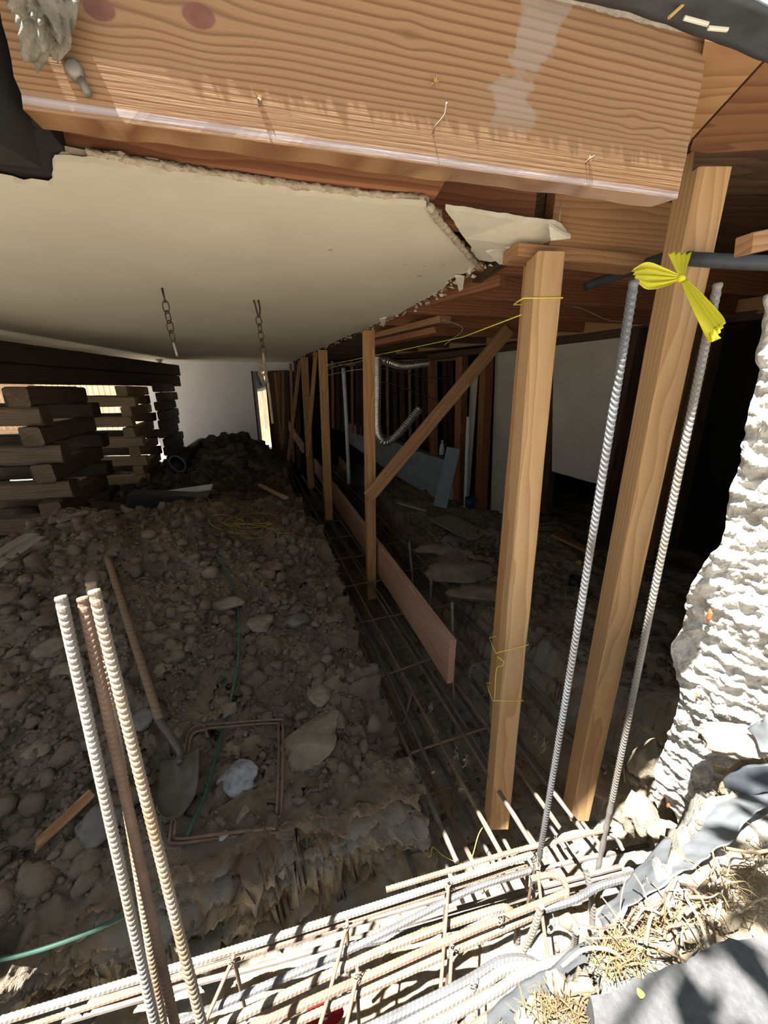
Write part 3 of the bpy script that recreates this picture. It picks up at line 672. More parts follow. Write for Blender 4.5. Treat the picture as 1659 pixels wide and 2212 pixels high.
# stucco lump hanging at top left
lump = rock('stucco_lump', bt.matrix_world.inverted() @ V((0, 0, 0)), (.036, .028, .042), 'stucco', 4, 5, .6, fr=2.4); lump.location = onP(95, 10, (Bm0.x, Bm0.y-.03), (Bm1.x, Bm1.y-.03)); tag(lump, 'ragged lump of grey stucco hanging at the upper left of the beam', 'stucco')
l2 = rock('stucco_lump', onP(40, 404, (-1, 1.1), (0, 1.33)), (.035, .02, .018), 'core', 9, 3, .5); tag(l2, 'small ragged plaster lump at the left torn ceiling edge', 'plaster')
tag(timber('flashing_strip', V((-.70, .78, .62)), V((-.78, 1.05, .468)), .16, .01, 'void', up=V((0, 0, 1))), 'black bent metal strip in the dark gap left of the beam', 'flashing')
bw = prism('wall_left', [(-.62, .72), (-.57, .72), (-.72, 1.12), (-2.2, .8), (-2.2, .55), (-.66, .9)], .468, .60, 'void'); struct(bw, 'black block standing in for the shaded cavity behind the left end of the beam')  # solid black fill where the cavity is only in shade
# ---- posts
def post(pt, Yt, pb, Yb, w, d, rot, mat, label, name='wood_post', group=None, **k):
    p0 = atY(*pt, Yt); p1 = atY(*pb, Yb); 
    up = V((math.sin(rot), -math.cos(rot), 0)); o = timber(name, p0, p1, w, d, mat, up=up, **k); return tag(o, label, 'post', group)
PG = 'cut wall studs hanging over the trench'
mp = post((1178, 556), 1.34, (1072, 1770), 1.15, .085, .085, .03, 'fir_pale', 'pale fir post with yellow string wraps, hanging over the rebar', wob=.0035, rough_end=.004, bev=.004)
tp = timber('sister_board', atY(1152, 556, 1.40), atY(1068, 1500, 1.25), .03, .085, 'fir_new', up=V((0, -1, 0)), wob=.003); tag(tp, 'narrow board nailed to the left side of the string-wrapped post', 'board')
rpst = post((1528, 328), 1.24, (1243, 1752), 1.24, .088, .088, .0, 'fir_pale', 'square fir post with the yellow tape knot in front, right of the string-wrapped post', bev=.004, wob=.0012)
post((796, 715), 2.95, (802, 1290), 2.95, .076, .085, .24, 'fir_new', 'square stud carrying the diagonal brace, centre of the picture', group=PG, wob=.002)
post((697, 757), 4.2, (710, 1121), 4.2, .085, .085, .3, 'fir_new', 'hanging stud directly left of the braced one', group=PG, wob=.002)
post((657, 772), 5.3, (672, 1054), 5.3, .09, .085, .3, 'fir_dim', 'stud with a thin slanting strip in front of it, beyond the second stud', group=PG, wob=.002)
post((682, 760), 5.15, (664, 985), 5.15, .05, .03, .3, 'fir_new', 'thin strip slanting across the third stud', group=PG)
for k, (x, y, x2, y2, Y, w, lab) in enumerate([(648, 778, 622, 1000, 5.9, .05, 'thin leaning strip behind the third stud'), (628, 785, 634, 1000, 6.3, .045, 'thin upright strip beyond the slanting strip'), (612, 802, 612, 960, 6.6, .04, 'narrow pale strip near the far doorway'), (602, 803, 606, 955, 6.8, .035, 'rightmost of two crossing strips by the far doorway'), (594, 805, 610, 970, 6.7, .035, 'leftmost of two crossing strips by the far doorway'), (640, 782, 646, 1010, 6.0, .07, 'dark stud just behind the thin leaning strip'), (618, 800, 624, 985, 6.5, .08, 'dark stud beside the narrow pale strip')]):
    post((x, y), Y, (x2, y2), Y, w, .04, .3, 'fir_dim' if k < 5 else 'old_dark', lab, 'wall_stud', PG)
br = timber('diagonal_brace', atY(1098, 712, 3.25), atY(796, 1074, 2.80), .10, .035, 'fir_dim', up=V((0, -1, 0)), wob=.0015, cut1=0)
tag(br, 'diagonal board nailed across the braced stud', 'brace')
# form board over the trench, nearly knife-thin seen from its end
f0 = V((.362, 1.655, -1.413)); f1 = V((-1.33, 6.85, -1.413))
f0 = atZ(979, 1383, -1.27)+V((0, 0, -.143)); f1 = atZ(680, 990, -1.27)+V((0, 0, -.143))
ffb = timber('form_board', f0, f1, .038, .286, 'form_pink', wob=.0025, bev=.003, nseg=60); tag(ffb, 'long pinkish form board hung over the trench', 'board')
fend = f0+(f1-f0).normalized()*-.001
tag(timber('form_board', atY(655, 968, 5.6), atY(622, 915, 6.6), .03, .16, 'form_pink'), 'pale far form board near the doorway', 'board')
tag(timber('form_board', atZ(740, 1010, -1.27)+V((.12, 0, -.1)), atZ(690, 960, -1.27)+V((.25, 0, -.1)), .035, .18, 'fir_dim', wob=.002), 'brown board behind the far part of the pink form board', 'board')
# ---- back wall and doorway
wb = prism('wall_back', [(-4.35, 7.1), (-2.355, 7.1), (-2.355, 7.22), (-4.35, 7.22)], -1.5, .47, 'white_wall'); struct(wb, 'white back wall')
wh = prism('wall_back', [(-2.355, 7.1), (-1.6, 7.1), (-1.6, 7.22), (-2.355, 7.22)], .305, .47, 'white_wall'); struct(wh, 'strip of white wall above the far doorway')
dj = timber('door_1', V((-2.345, 7.09, .30)), V((-2.345, 7.09, -1.35)), .03, .15, 'old_dark', up=V((0, -1, 0))); struct(dj, 'dark jamb of the far doorway')
dd = prism('door_2', [(-2.16, 7.15), (-1.74, 7.0), (-1.74, 7.04), (-2.16, 7.19)], -2.2, .31, 'old_dark'); struct(dd, 'old brown door leaf standing in the far doorway')
# dark room behind on the right
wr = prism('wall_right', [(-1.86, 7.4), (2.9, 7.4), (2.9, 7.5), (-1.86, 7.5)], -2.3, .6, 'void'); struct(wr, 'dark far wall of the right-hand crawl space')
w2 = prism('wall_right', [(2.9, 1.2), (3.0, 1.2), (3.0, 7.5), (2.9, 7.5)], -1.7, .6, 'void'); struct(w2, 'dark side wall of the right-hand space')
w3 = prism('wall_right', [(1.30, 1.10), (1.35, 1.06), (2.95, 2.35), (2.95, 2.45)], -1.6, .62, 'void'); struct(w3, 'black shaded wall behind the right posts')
# far studs (dark)
SG = 'dark studs of the far room'
S0, S1 = (-1.9, 6.6), (.6, 6.3)
sx = [718, 729, 742, 760, 772, 783, 836, 852, 868, 884, 900, 916, 926, 960, 972]
for k, x in enumerate(sx):
    a = onP(x, 780, S0, S1); b = onP(x+2, 925+(x-718)*.25, S0, S1)
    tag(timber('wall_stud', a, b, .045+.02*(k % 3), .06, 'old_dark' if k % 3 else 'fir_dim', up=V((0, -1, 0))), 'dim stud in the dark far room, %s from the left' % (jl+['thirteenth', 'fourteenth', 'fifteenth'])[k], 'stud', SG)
tag(timber('wall_plate', onP(700, 790, S0, S1), onP(990, 775, S0, S1), .05, .05, 'fir_dim', up=V((0, -1, 0))), 'dim top plate above the dark far studs', 'plate')
# stem wall
W0, W1 = (.80, 5.0), (-1.4, 8.4)
def poly_wall(name, pts, plane, depth, mat, label, cat=None, kind='structure', jag=0):
    d = V((plane[1][0]-plane[0][0], plane[1][1]-plane[0][1], 0)).normalized(); n = V((-d.y, d.x, 0)); 
    if n.y < 0: n = -n
    o = slab(name, [onP(x, y, *plane) for x, y in pts], depth, mat, up=n, jag=jag)
    if kind: o['kind'] = kind
    o['label'] = label
    o['category'] = cat or name.split('_')[0]
    return o
poly_wall('wall_right', [(722, 905), (770, 920), (840, 950), (900, 975), (965, 995), (985, 1085), (935, 1075), (850, 1025), (800, 990), (727, 938)], (W0, W1), .15, 'stem', 'grey concrete stem wall behind the studs', 'wall', jag=.008)
# sill and studs of the partition on the right
A_, B_ = (.75, 5.2), (2.45, 2.85)
def st(x, y, x2, y2, w, d, mat, label, off=0, rot=.2, name='wall_stud', group='studs of the right partition'):
    pl = ((A_[0]+off*-.8, A_[1]+off*-.58), (B_[0]+off*-.8, B_[1]+off*-.58)); a = onP(x, y, *pl); b = onP(x2, y2, *pl)
    return tag(timber(name, a, b, w, d, mat, up=V((math.sin(rot), -math.cos(rot), 0)), wob=.002), label, 'stud', group)
st(935, 772, 938, 990, .085, .10, 'fir_red', 'short orange stud standing on the grey stem wall')
st(998, 770, 991, 1088, .10, .12, 'fir_red', 'orange stud right behind the blue-grey board', .05, .5)
st(1052, 768, 1038, 1108, .12, .10, 'fir_red', 'orange stud left of the white drywall sheet', .05, .5)
st(1206, 750, 1178, 1110, .07, .1, 'old_dark', 'dark stud between the two drywall sheets', .05)
st(1385, 712, 1292, 1172, .13, .10, 'old_dark', 'thick dark stud behind the nearer left rebar', .3)
st(1498, 700, 1390, 1205, .085, .09, 'fir_dim', 'dim brown stud just right of the taped post', .45)
st(1545, 690, 1440, 1180, .08, .09, 'old_dark', 'nearly black stud by the right edge of the dark wall', .6)
pA = ((A_[0]+.03, A_[1]+.05), (B_[0]+.03, B_[1]+.05))
poly_wall('drywall_sheet', [(1070, 755), (1200, 738), (1215, 900), (1185, 1030), (1140, 1150), (1090, 1135), (1060, 1105)], pA, .015, 'drywall', 'pale drywall sheet between the partition studs', 'drywall', None)
poly_wall('drywall_sheet', [(1196, 738), (1348, 722), (1345, 880), (1302, 1048), (1270, 1040), (1235, 1030), (1192, 1018)], ((A_[0]-.12, A_[1]-.1), (B_[0]-.12, B_[1]-.1)), .015, 'drywall', 'large pale drywall sheet with a ragged lower corner', 'drywall', None, jag=.004)
poly_wall('drywall_sheet', [(1018, 790), (1034, 790), (1012, 1085), (1002, 1085)], pA, .012, 'drywall', 'narrow pale drywall strip between two orange studs', 'drywall', None)
pf = ((A_[0]-.16, A_[1]-.12), (B_[0]-.16, B_[1]-.12))
tag(timber('batten', onP(1125, 765, *pf), onP(1103, 1120, *pf), .06, .02, 'old_dark', up=V((0, -1, 0))), 'dark strip standing in for a stud shadow on the pale drywall sheet', 'batten')  # dark strip modelled in place of a stud's cast shadow
for (x, y, x2, y2, w, lab, mt) in ((860, 757, 1720, 652, .10, 'long dim top plate of the right partition', 'fir_dim'), (930, 772, 1680, 676, .06, 'lower board of the partition top plate', 'old_dark')):
    pl = ((A_[0]-.15, A_[1]-.12), (B_[0]-.15, B_[1]-.12))
    tag(timber('top_plate', onP(x, y, *pl), onP(x2, y2, *pl), .09, w, mt, wob=.002), lab, 'plate')
tag(timber('sill_plate', onP(1000, 1093, *pf), onP(1100, 1140, *pf), .09, .04, 'fir_dim'), 'reddish sill plate under the orange studs', 'plate')
tag(tube('pipe', [atY(1012, 900, 4.3), atY(1008, 1000, 4.3), atY(1005, 1095, 4.3)], .022, 'pvc', 10), 'white pipe standing between the orange studs', 'pipe')
tag(tube('pipe', [atY(742, 795, 5.2), atY(748, 900, 5.2), atY(754, 1045, 5.2)], .026, 'pvc', 10), 'thin grey pipe hanging in the dark beyond the trench', 'pipe')
# blue grey board, leaning
bb0, bb1 = atY(980, 968, 4.35), atY(950, 1095, 4.15)
tag(timber('leaning_board', bb0, bb1, .16, .02, 'bluegrey', up=V((-.2, -1, .1)), bev=.006), 'blue-grey board leaning against the stem wall', 'board')
tag(timber('wood_scrap', atY(862, 1085, 3.9), atY(922, 1102, 3.75), .07, .02, 'grey_wood', wob=.004, rough_end=.05), 'pale broken board lying below the stem wall', 'wood scrap')
# black pipe overhead at right
tag(tube('pipe', [atY(1268, 618, 1.75), atY(1340, 592, 1.55), atY(1440, 556, 1.34), atY(1500, 560, 1.17), atY(1600, 566, 1.1), atY(1760, 572, 1.05)], .017, 'flash', 14), 'dark pipe crossing behind the yellow tape', 'pipe')

pg = prism('floor', [(-6, -6), (6, -6), (6, .0), (2.9, .0), (2.9, -.35), (-5.0, -.35), (-5.0, .0), (-6, 0)], -1.15, -1.03, 'patio'); struct(pg, 'pale sunlit ground behind the camera')
# ------------------------------------------------------------------ cribbing
def log(name, p0, p1, s, mat, label, group):
    o = timber(name, p0, p1, s*.97, s*.97, mat, wob=.006, bev=s*.1, rough_end=.03); return tag(o, label, 'timber', group)
def crib(C0, s, n, z0, L, who, group, mats, over=.1):
    C0 = V((*C0, 0)); u = UD; v = VD
    for k in range(n):
        z = z0+s*(k+.5)
        for side in (0, 1):
            j = random.uniform(-.05, .05)
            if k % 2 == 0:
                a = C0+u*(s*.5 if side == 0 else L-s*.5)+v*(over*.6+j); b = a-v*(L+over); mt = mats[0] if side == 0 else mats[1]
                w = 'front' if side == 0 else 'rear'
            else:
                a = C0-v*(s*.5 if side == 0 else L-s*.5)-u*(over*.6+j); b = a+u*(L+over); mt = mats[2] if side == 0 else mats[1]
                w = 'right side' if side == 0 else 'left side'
            a.z = b.z = z
            log('crib_timber', a, b, s, mt, '%s, %s course from the bottom, %s' % (who, jl[k], w), group)
crib((-2.98, 3.30), .165, 8, -1.30, 1.15, 'dark timber of the nearer left crib', 'timbers of the nearer crib', ('crib_mid', 'crib_dark', 'crib_mid'))
crib((-3.20, 4.85), .125, 12, -1.465, 1.05, 'timber of the farther pale-faced crib', 'timbers of the farther crib', ('crib_pale', 'crib_dark', 'crib_pale'), .05)
for k, (x, y) in enumerate(((296, 6.1),)): pass
# dark stack to the right of the pale one
C3 = V((-3.07, 5.35, 0))
for k in range(12):
    z = -1.42+.125*(k+.5); a = C3+V((random.uniform(-.03, .05), 0, z)); b = a+UD*1.0
    log('crib_timber', a-V((.06, 0, 0)), b-V((.06, 0, 0)), .122, 'crib_dark', 'nearly black timber stacked against the right of the pale crib, %s from the bottom' % jl[k], 'black timbers beside the pale crib')
h0 = V((-2.93, 1.9, 0)); h1 = V((-3.35, 6.5, 0)); hd = (h1-h0).normalized(); hn = V((-hd.y, hd.x, 0))
for k, (zc, off, lab) in enumerate(((.285, .08, 'upper long dark header beam under the ceiling on the cribs'), (.12, .10, 'lower long dark header beam lying on the cribs'))):
    tag(timber('header_beam', h0+hn*off+V((0, 0, zc)), h1+hn*off+V((0, 0, zc)), .16, .162, 'crib_dark', wob=.004, bev=.01), lab, 'beam')
tag(timber('header_beam', h0+hn*.9+V((0, 0, .20)), h1+hn*.9+V((0, 0, .20)), .16, .30, 'crib_dark', bev=.01), 'rear dark header beam on the far side of the cribs', 'beam')
# ------------------------------------------------------------------ outdoors at the left and back
og = prism('floor', [(-16, -2), (-5.0, -2), (-4.9, 6.0), (-4.3, 7.3), (2, 9.0), (2, 14), (-16, 14)], -1.5, -1.42, 'out_ground'); struct(og, 'bright sunlit ground outside the building')
def fence_run(P, Q, label):
    t = empty('wooden_fence', P, label, 'fence'); P, Q = V(P), V(Q); d = Q-P; n = int(d.length/.15)
    for k in range(n):
        a = d*(k/n); b = d*((k+.94)/n); m = (a+b)/2; 
        o = timber('board', m+V((0, 0, 0)), m+V((0, 0, 1.85+.02*random.random())), .14, .02, 'fence', up=V((-d.y, d.x, 0)).normalized(), parent=t)
    for zz in (.4, 1.5): timber('rail', V((0, .04, zz)), d+V((0, .04, zz)), .04, .09, 'fence', parent=t)
fence_run((-9.5, 10.5, -1.42), (-9.5, 2.5, -1.42), 'orange board fence seen through the gaps of the left cribs')
fence_run((-9.5, 10.5, -1.42), (-2.2, 10.5, -1.42), 'sunlit orange board fence beyond the back wall and doorway')
tag(tube('folded_canopy', [V((-3.25, 9.3, .75)), V((-3.0, 9.2, .35)), V((-2.85, 9.1, .0))], .14, 'membrane', 8), 'grey tilted sheet seen through the far doorway', 'sheet')
gl = timber('outdoor_board', atY(5, 1145, 4.9), atY(60, 1140, 4.9), .2, .02, 'fence'); tag(gl, 'tan board on the bright ground below the nearer crib', 'board')
# ------------------------------------------------------------------ hanging chains, lamp holder
def chain(px, py, Y, n, ll, lab, first):
    top = atZ(px, py, CZ); t = empty('hanging_chain', top, lab, 'chain', 'chains hanging from the ceiling')
    tube('hook', [V((-.012, 0, .0)), V((-.006, 0, -.03)), V((0.006, 0, -first)), V((.016, 0, -first*.5)), V((.012, 0, 0))] if first > .08 else [V((0, 0, .0)), V((.004, 0, -first))], .005, 'chain', 6, 5, parent=t)
    z = -first-ll*.35
    for k in range(n):
        P = []
        for i in range(20):
            a = 2*math.pi*i/20; x = .015*math.cos(a); zz = ll*.55*math.sin(a)
            P.append(V((x, 0, zz)) if k % 2 == 0 else V((x*.25, x, zz)))
        vs, fs = tubeverts(P, .003, 6, closed=True); o = mk('chain_link', vs, fs, 'chain', t, True, V((.004+.002*k, 0, z))); z -= ll*.86
    return t, z
t1, z1 = chain(350, 622, 0, 4, .05, 'left chain with wide links hanging from the ceiling', .062)
tube('wire_tail', [V((.01, 0, z1+.02)), V((.014, 0, z1)), V((.02, 0, z1-.045))], .005, 'wire', 6, 3, parent=t1)
t2, z2 = chain(553, 648, 0, 5, .043, 'right chain with a frayed rope below it', .085)
rp_ = [V((.012, 0, z2+.025)), V((.014, 0, z2-.06)), V((.02, .01, z2-.16)), V((.025, .01, z2-.36))]
tube('rope', rp_, .0075, 'root', 8, 5, parent=t2)
for k in range(7):
    a = V((.014, 0, z2-.02-.012*k)); tube('rope_strand', [a, a+V((random.uniform(-.04, .03), -.01, random.uniform(-.03, .02))), a+V((random.uniform(-.03, .03), -.01, -.06))], .0025, 'root', 5, 4, parent=t2)
lh = atZ(343, 776, CZ+.0); lt = empty('lamp_holder', lh, 'small cream lamp holder on the ceiling by the back wall', 'lamp holder')
tube('base', [V((0, 0, 0)), V((0, 0, -.03))], .05, 'porcelain', 12, 1, parent=lt); tube('socket', [V((0, 0, -.03)), V((.02, 0, -.09))], .028, 'porcelain', 12, 1, parent=lt); tube('bulb', [V((.02, 0, -.09)), V((.03, 0, -.12)), V((.045, 0, -.15))], .035, 'porcelain', 12, 1, parent=lt)
# ------------------------------------------------------------------ duct
def duct(pts, r, lab):
    P = resample(smoothpath(pts, 10), lambda p: .0055); pitch = .022
    vs, fs = tubeverts(P, r, 16, radf=lambda s, a: 1 if (s/pitch) % 1 < .5 else .86); o0 = P[0]
    return tag(mk('flexible_duct', [v-o0 for v in vs], fs, 'duct', None, False, o0), lab, 'duct')
duct([atY(815, 772, 3.5), atY(815, 830, 3.5), atY(815, 925, 3.5), atY(830, 954, 3.5), atY(856, 942, 3.55), atY(906, 884, 3.65)], .038, 'silver flexible duct hanging in a hook shape beside the braced stud')
duct([atY(808, 772, 3.6), atY(835, 780, 3.6), atY(870, 790, 3.8), atY(922, 784, 4.1)], .038, 'silver flexible duct lying along the ceiling of the far room')
for k, P in enumerate([[(700, 800), (730, 790), (770, 783), (800, 770)], [(800, 792), (850, 800), (920, 815), (975, 818)], [(700, 812), (760, 800), (800, 797)], [(800, 820), (850, 830), (905, 850), (960, 870)], [(955, 690), (1000, 710), (960, 745)], [(1210, 655), (1260, 668), (1310, 690), (1352, 695)]]):
    tag(tube('cable', [atY(x, y, 4.3 if k < 4 else 2.6) for x, y in P], .006 if k < 4 else .003, 'chain' if k in (1, 3) else 'grey_wood', 6), 'old cable strung under the joists, %s' % ['by the farthest studs', 'over the orange studs', 'below the first far cable', 'sloping behind the brace', 'dangling beside the doubled plate', 'behind the left tall rebar'][k], 'cable', 'cables under the floor joists')
# ------------------------------------------------------------------ strings and tape
YG = 'yellow strings on the posts'
def wrapat(py, px0, px1, dy=0, lab='', extra=None):
    ax0, ax1 = V(mp.matrix_world.translation), None
    a = atY(px0, py, 1.0); 
    return None
bpy.context.view_layer.update()
mo = atY(1178, 556, 1.34); m1 = atY(1072, 1770, 1.15)
def postpt(py):           # centre of main post seen at pixel row py
    best = min((abs(CY-F*((p := mo.lerp(m1, t/200)).y*sp+p.z*cp)/(p.y*cp-p.z*sp)-py), t) for t in range(201)); return mo.lerp(m1, best[1]/200)
def loop(py, tilt, lab, sx=.052, extra=0):
    c = postpt(py); q = .046; P = [c+V((x-.006 if x < 0 else x, y, tilt*(x))) for x, y in ((-q-.022, -q), (-q*.3, -q-.001), (q, -q-.001), (q+.001, 0), (q, q), (-q-.022, q), (-q-.023, 0))]
    vs, fs = tubeverts(P, .0016, 6, closed=True); return tag(mk('string_wrap', [v-c for v in vs], fs, 'yellow', None, True, c), lab, 'string')
loop(648, 0, 'yellow string wrapped straight round the top of the fir post')
loop(651, .02, 'second turn of yellow string just under the top wrap')
loop(1383, .35, 'yellow string tied round the fir post at mid-height')
loop(1495, .0, 'loose yellow string loop below the mid-height tie')
c1 = postpt(1400); c2 = postpt(1490)
tag(tube('string_tail', [c1+V((-.07, -.05, 0)), c1+V((-.045, -.055, -.02)), c1+V((-.05, -.055, -.04)), c1+V((-.068, -.052, -.06)), c2+V((-.068, -.05, 0))], .0016, 'yellow', 6), 'yellow string end joining the two lower wraps', 'string')
e_ = postpt(1755)
tag(tube('string', [e_+V((-.05, -.05, .03)), atZ(1035, 1800, -1.75), atZ(1020, 1850, -1.8), atZ(1005, 1868, -1.85), atZ(960, 1850, -1.9), atZ(935, 1830, -1.94), atZ(925, 1850, -1.96), atZ(880, 1790, -1.98)], .0016, 'yellow', 6), 'thin yellow string hanging from the post foot into the trench', 'string')
tag(tube('string', [postpt(672)+V((-.05, .03, 0)), atY(1000, 728, 2.2), atY(840, 762, 2.9), atY(700, 790, 4.1)], .002, 'yellow', 6, 1), 'taut yellow string line from the fir post to the far studs', 'string')
tag(tube('string', [atY(882, 1500, 1.7), atY(880, 1580, 1.7), atY(884, 1645, 1.66)], .0016, 'ochre', 5), 'thin dull string hanging inside the trench', 'string')
# tape: knot with three tails
kn = atY(1471, 601, .98); tt = empty('caution_tape', kn, 'bright yellow tape tied in a knot with three tails', 'tape')
def tail(A_, B_, name, seed):
    A_ = [a-kn for a in smoothpath(A_, 6)]; B_ = [a-kn for a in smoothpath(B_, 6)]; n = len(A_); m = 12; vs, fs = [], []
    for i in range(n):
        for j in range(m+1):
            p = A_[i].lerp(B_[i], j/m); w = (A_[i]-B_[i]).length; f = .16*w*math.sin(j*2.1+seed+i*.09)+.1*w*math.sin(j*4.3+seed*2)
            vs.append(p+V((0, -f, f*.15)))
    for i in range(n-1):
        for j in range(m): a0 = i*(m+1)+j; fs.append((a0, a0+1, a0+m+2, a0+m+1))
    o = mk(name, vs, fs, 'tape', tt, True); s = o.modifiers.new('s', 'SOLIDIFY'); s.thickness = .0008; return o
T = lambda *q: [atY(*p) for p in q]
tail(T((1466, 594, .98), (1430, 583, .975), (1390, 572, .96), (1366, 582, .95)), T((1466, 606, .98), (1435, 620, .97), (1400, 628, .95), (1376, 612, .94)), 'tape_tail', 1)
tail(T((1466, 596, .98), (1456, 575, .99), (1445, 545, 1.0)), T((1478, 598, .98), (1484, 575, .99), (1490, 549, 1.0)), 'tape_tail', 2)
tail(T((1470, 606, .98), (1495, 660, .96), (1525, 715, .94), (1540, 738, .93)), T((1482, 602, .98), (1520, 640, .96), (1555, 680, .95), (1566, 696, .94)), 'tape_tail', 3)
tail(T((1540, 738, .93), (1534, 718, .935), (1546, 706, .935)), T((1558, 730, .93), (1550, 722, .935), (1556, 700, .935)), 'tape_tail', 5)
rk = rock('knot', V((0, 0, 0)), (.010, .009, .009), 'tape', 3, 2, .3, parent=tt)
# ------------------------------------------------------------------ tall rebars
rebar('rebar', [atY(1370, 606, .895), atY(1258, 1290, .895), atY(1146, 1965, .895)], .0085, 'steel', 'tall rebar ending under the left tail of the yellow tape', group='tall rebars standing at the right', sm=1)
rebar('rebar', [atY(1551, 612, .965), atY(1410, 1290, .955), atY(1272, 1975, .95)], .0085, 'steel_bright', 'tall rebar behind the hanging tail of the yellow tape', group='tall rebars standing at the right', sm=1)
LG = 'rebars standing at the lower left'
def ext(a, b, k): return b+(b-a)*k
def lr(p, Dp, q, Dq, mat, lab, sty=0):
    a, b = atD(*p, Dp), atD(*q, Dq); rebar('rebar', [a, b, ext(a, b, .4)], .0077, mat, lab, group=LG, sm=1, pitch=.0112, style=sty, h=.2)
lr((131, 1288), .62, (335, 2212), .735, 'steel_bright', 'leftmost of the standing rebars at lower left')
lr((178, 1290), .645, (378, 2212), .775, 'steel_rust', 'short-looking rusty rebar second from left, behind the front ones')
lr((196, 1256), .70, (352, 2212), .81, 'rib_pale', 'rearmost rebar of the bunch, its top just behind the rightmost one')
lr((203, 1274), .61, (436, 2212), .72, 'rib_pale', 'rightmost of the standing rebars at lower left')
# ------------------------------------------------------------------ trench cage
TG = 'long rebars lying in the trench'
TN = V((.945, .33, 0)); TO = V((.13, .86, 0))
def tp_(w, t, z): p = TO+TN*w+UD*t; return V((p.x, p.y, z))
lower = [(.05, .05), (.17, .02), (.28, -.02), (.385, -.06), (.49, -.02), (.61, -.1), (.73, .0), (.86, -.05)]
upper = [(.14, -.02), (.20, .3), (.31, -.1), (.43, -.12), (.47, .15), (.57, -.15), (.66, -.1), (.79, .25)]
od = jl
for i, (w, t0) in enumerate(lower):
    z = -1.955+.012*(i % 3); P = [tp_(w+.02*math.sin(i), t0, z), tp_(w+.01*math.sin(i*2), 1.0, z), tp_(w*.9, 2.6, z+.02), tp_(w*.8, 6.0, z+.12)]
    rebar('rebar', P, .0085, ('steel', 'steel_dull', 'steel_rust')[i % 3], 'long rebar low in the trench, %s from the left bank' % od[i], group=TG, sm=1, near=1.9)
for i, (w, t0) in enumerate(upper):
    z = -1.655+.02*(i % 2); P = [tp_(w, t0, z), tp_(w+.01*math.sin(i*2), 1.0, z), tp_(w*.95, 2.6, z+.03), tp_(w*.8, 6.0, z+.15)]
    rebar('rebar', P, .0085, ('steel_dull', 'steel', 'rib_pale')[i % 3], 'long rebar on top of the trench cage, %s from the left bank' % od[i], group=TG, sm=1, near=1.9)
# bars on the right upper side
for i, (w, t0, z) in enumerate(((.98, .35, -1.62), (.95, .5, -1.48), (1.02, .1, -1.75))):
    rebar('rebar', [tp_(w, t0, z), tp_(w-.03, 1.4, z), tp_(w-.12, 5.5, z+.15)], .0085, 'steel_dull', 'long rebar along the right bank of the trench, %s from the top' % (jl[1], jl[0], jl[2])[i], group=TG, sm=1)
def rrect(c, a, b, w, h, r=.03, gap=0):
    P = []
    for (sx_, sz_, a0) in ((1, 1, 0), (-1, 1, 90), (-1, -1, 180), (1, -1, 270)):
        for k in range(4):
            an = math.radians(a0+k*30); P.append(c+a*((w-r)*sx_+r*math.cos(an))+b*((h-r)*sz_+r*math.sin(an)))
    return P
for i in range(9):
    t = .42+.52*i; c = tp_(.40, t, -1.80+.012*i); P = rrect(c, TN, V((0, 0, 1)), .27, .165)
    if i == 1: P = rrect(c, (TN+V((0, 0, .12))).normalized(), V((0, 0, 1)), .26, .17)
    vs, fs = tubeverts(P, .0055, 8, closed=True); tag(mk('stirrup', [v-c for v in vs], fs, 'steel_rust', None, True, c), 'square rebar stirrup round the trench cage, %s from the camera' % od[i], 'stirrup', 'stirrups of the trench cage')
for i in range(5):
    t = .75+.62*i; c = tp_(.82, t, -1.68); P = rrect(c, TN, V((0, 0, 1)), .16, .13)
    vs, fs = tubeverts(P, .005, 8, closed=True); tag(mk('stirrup', [v-c for v in vs], fs, 'steel_dull', None, True, c), 'narrow stirrup against the right bank, %s from the camera' % od[i], 'stirrup', 'narrow stirrups by the right bank')
# thin upright bars
for i, (x, y, x2, y2, Y, lab) in enumerate(((1066, 1402, 1060, 1560, 1.35, 'left of the string-wrapped post'), (977, 1300, 981, 1640, 1.75, 'behind the near end of the form board'), (932, 1242, 928, 1330, 2.3, 'beyond the form board'), (884, 1170, 892, 1260, 2.6, 'farthest along the right bank'), (888, 1500, 872, 1560, 1.6, 'by the left trench wall'))):
    tag(rebar('rebar', [atY(x, y, Y), atY(x2, y2, Y)], .0075, 'steel_dull', sm=1, near=.1), 'thin upright rebar standing in the trench, ' + lab, 'rebar', 'upright rebars in the trench')
# tie wires
def tie(c, s, lab, n=2):
    vs, fs = [], []
    for k in range(n):
        P = []; a0 = random.random()*6.28
        for i in range(14):
            a = a0+i*.75; r_ = s*(1-.035*i); P.append(V((math.cos(a)*r_*random.uniform(.7, 1.1), math.sin(a)*r_*.7, math.sin(a*1.3)*r_*.8+(.0035*i))))
        P.append(P[-1]+V((random.uniform(-1, 1)*s, random.uniform(-1, 1)*s, s*1.6))); tubeverts(smoothpath(P, 3), .0011, 5, vs, fs)
    return tag(mk('tie_wire', vs, fs, 'wire', None, True, c), lab, 'wire', 'tie wires on the rebar cages')
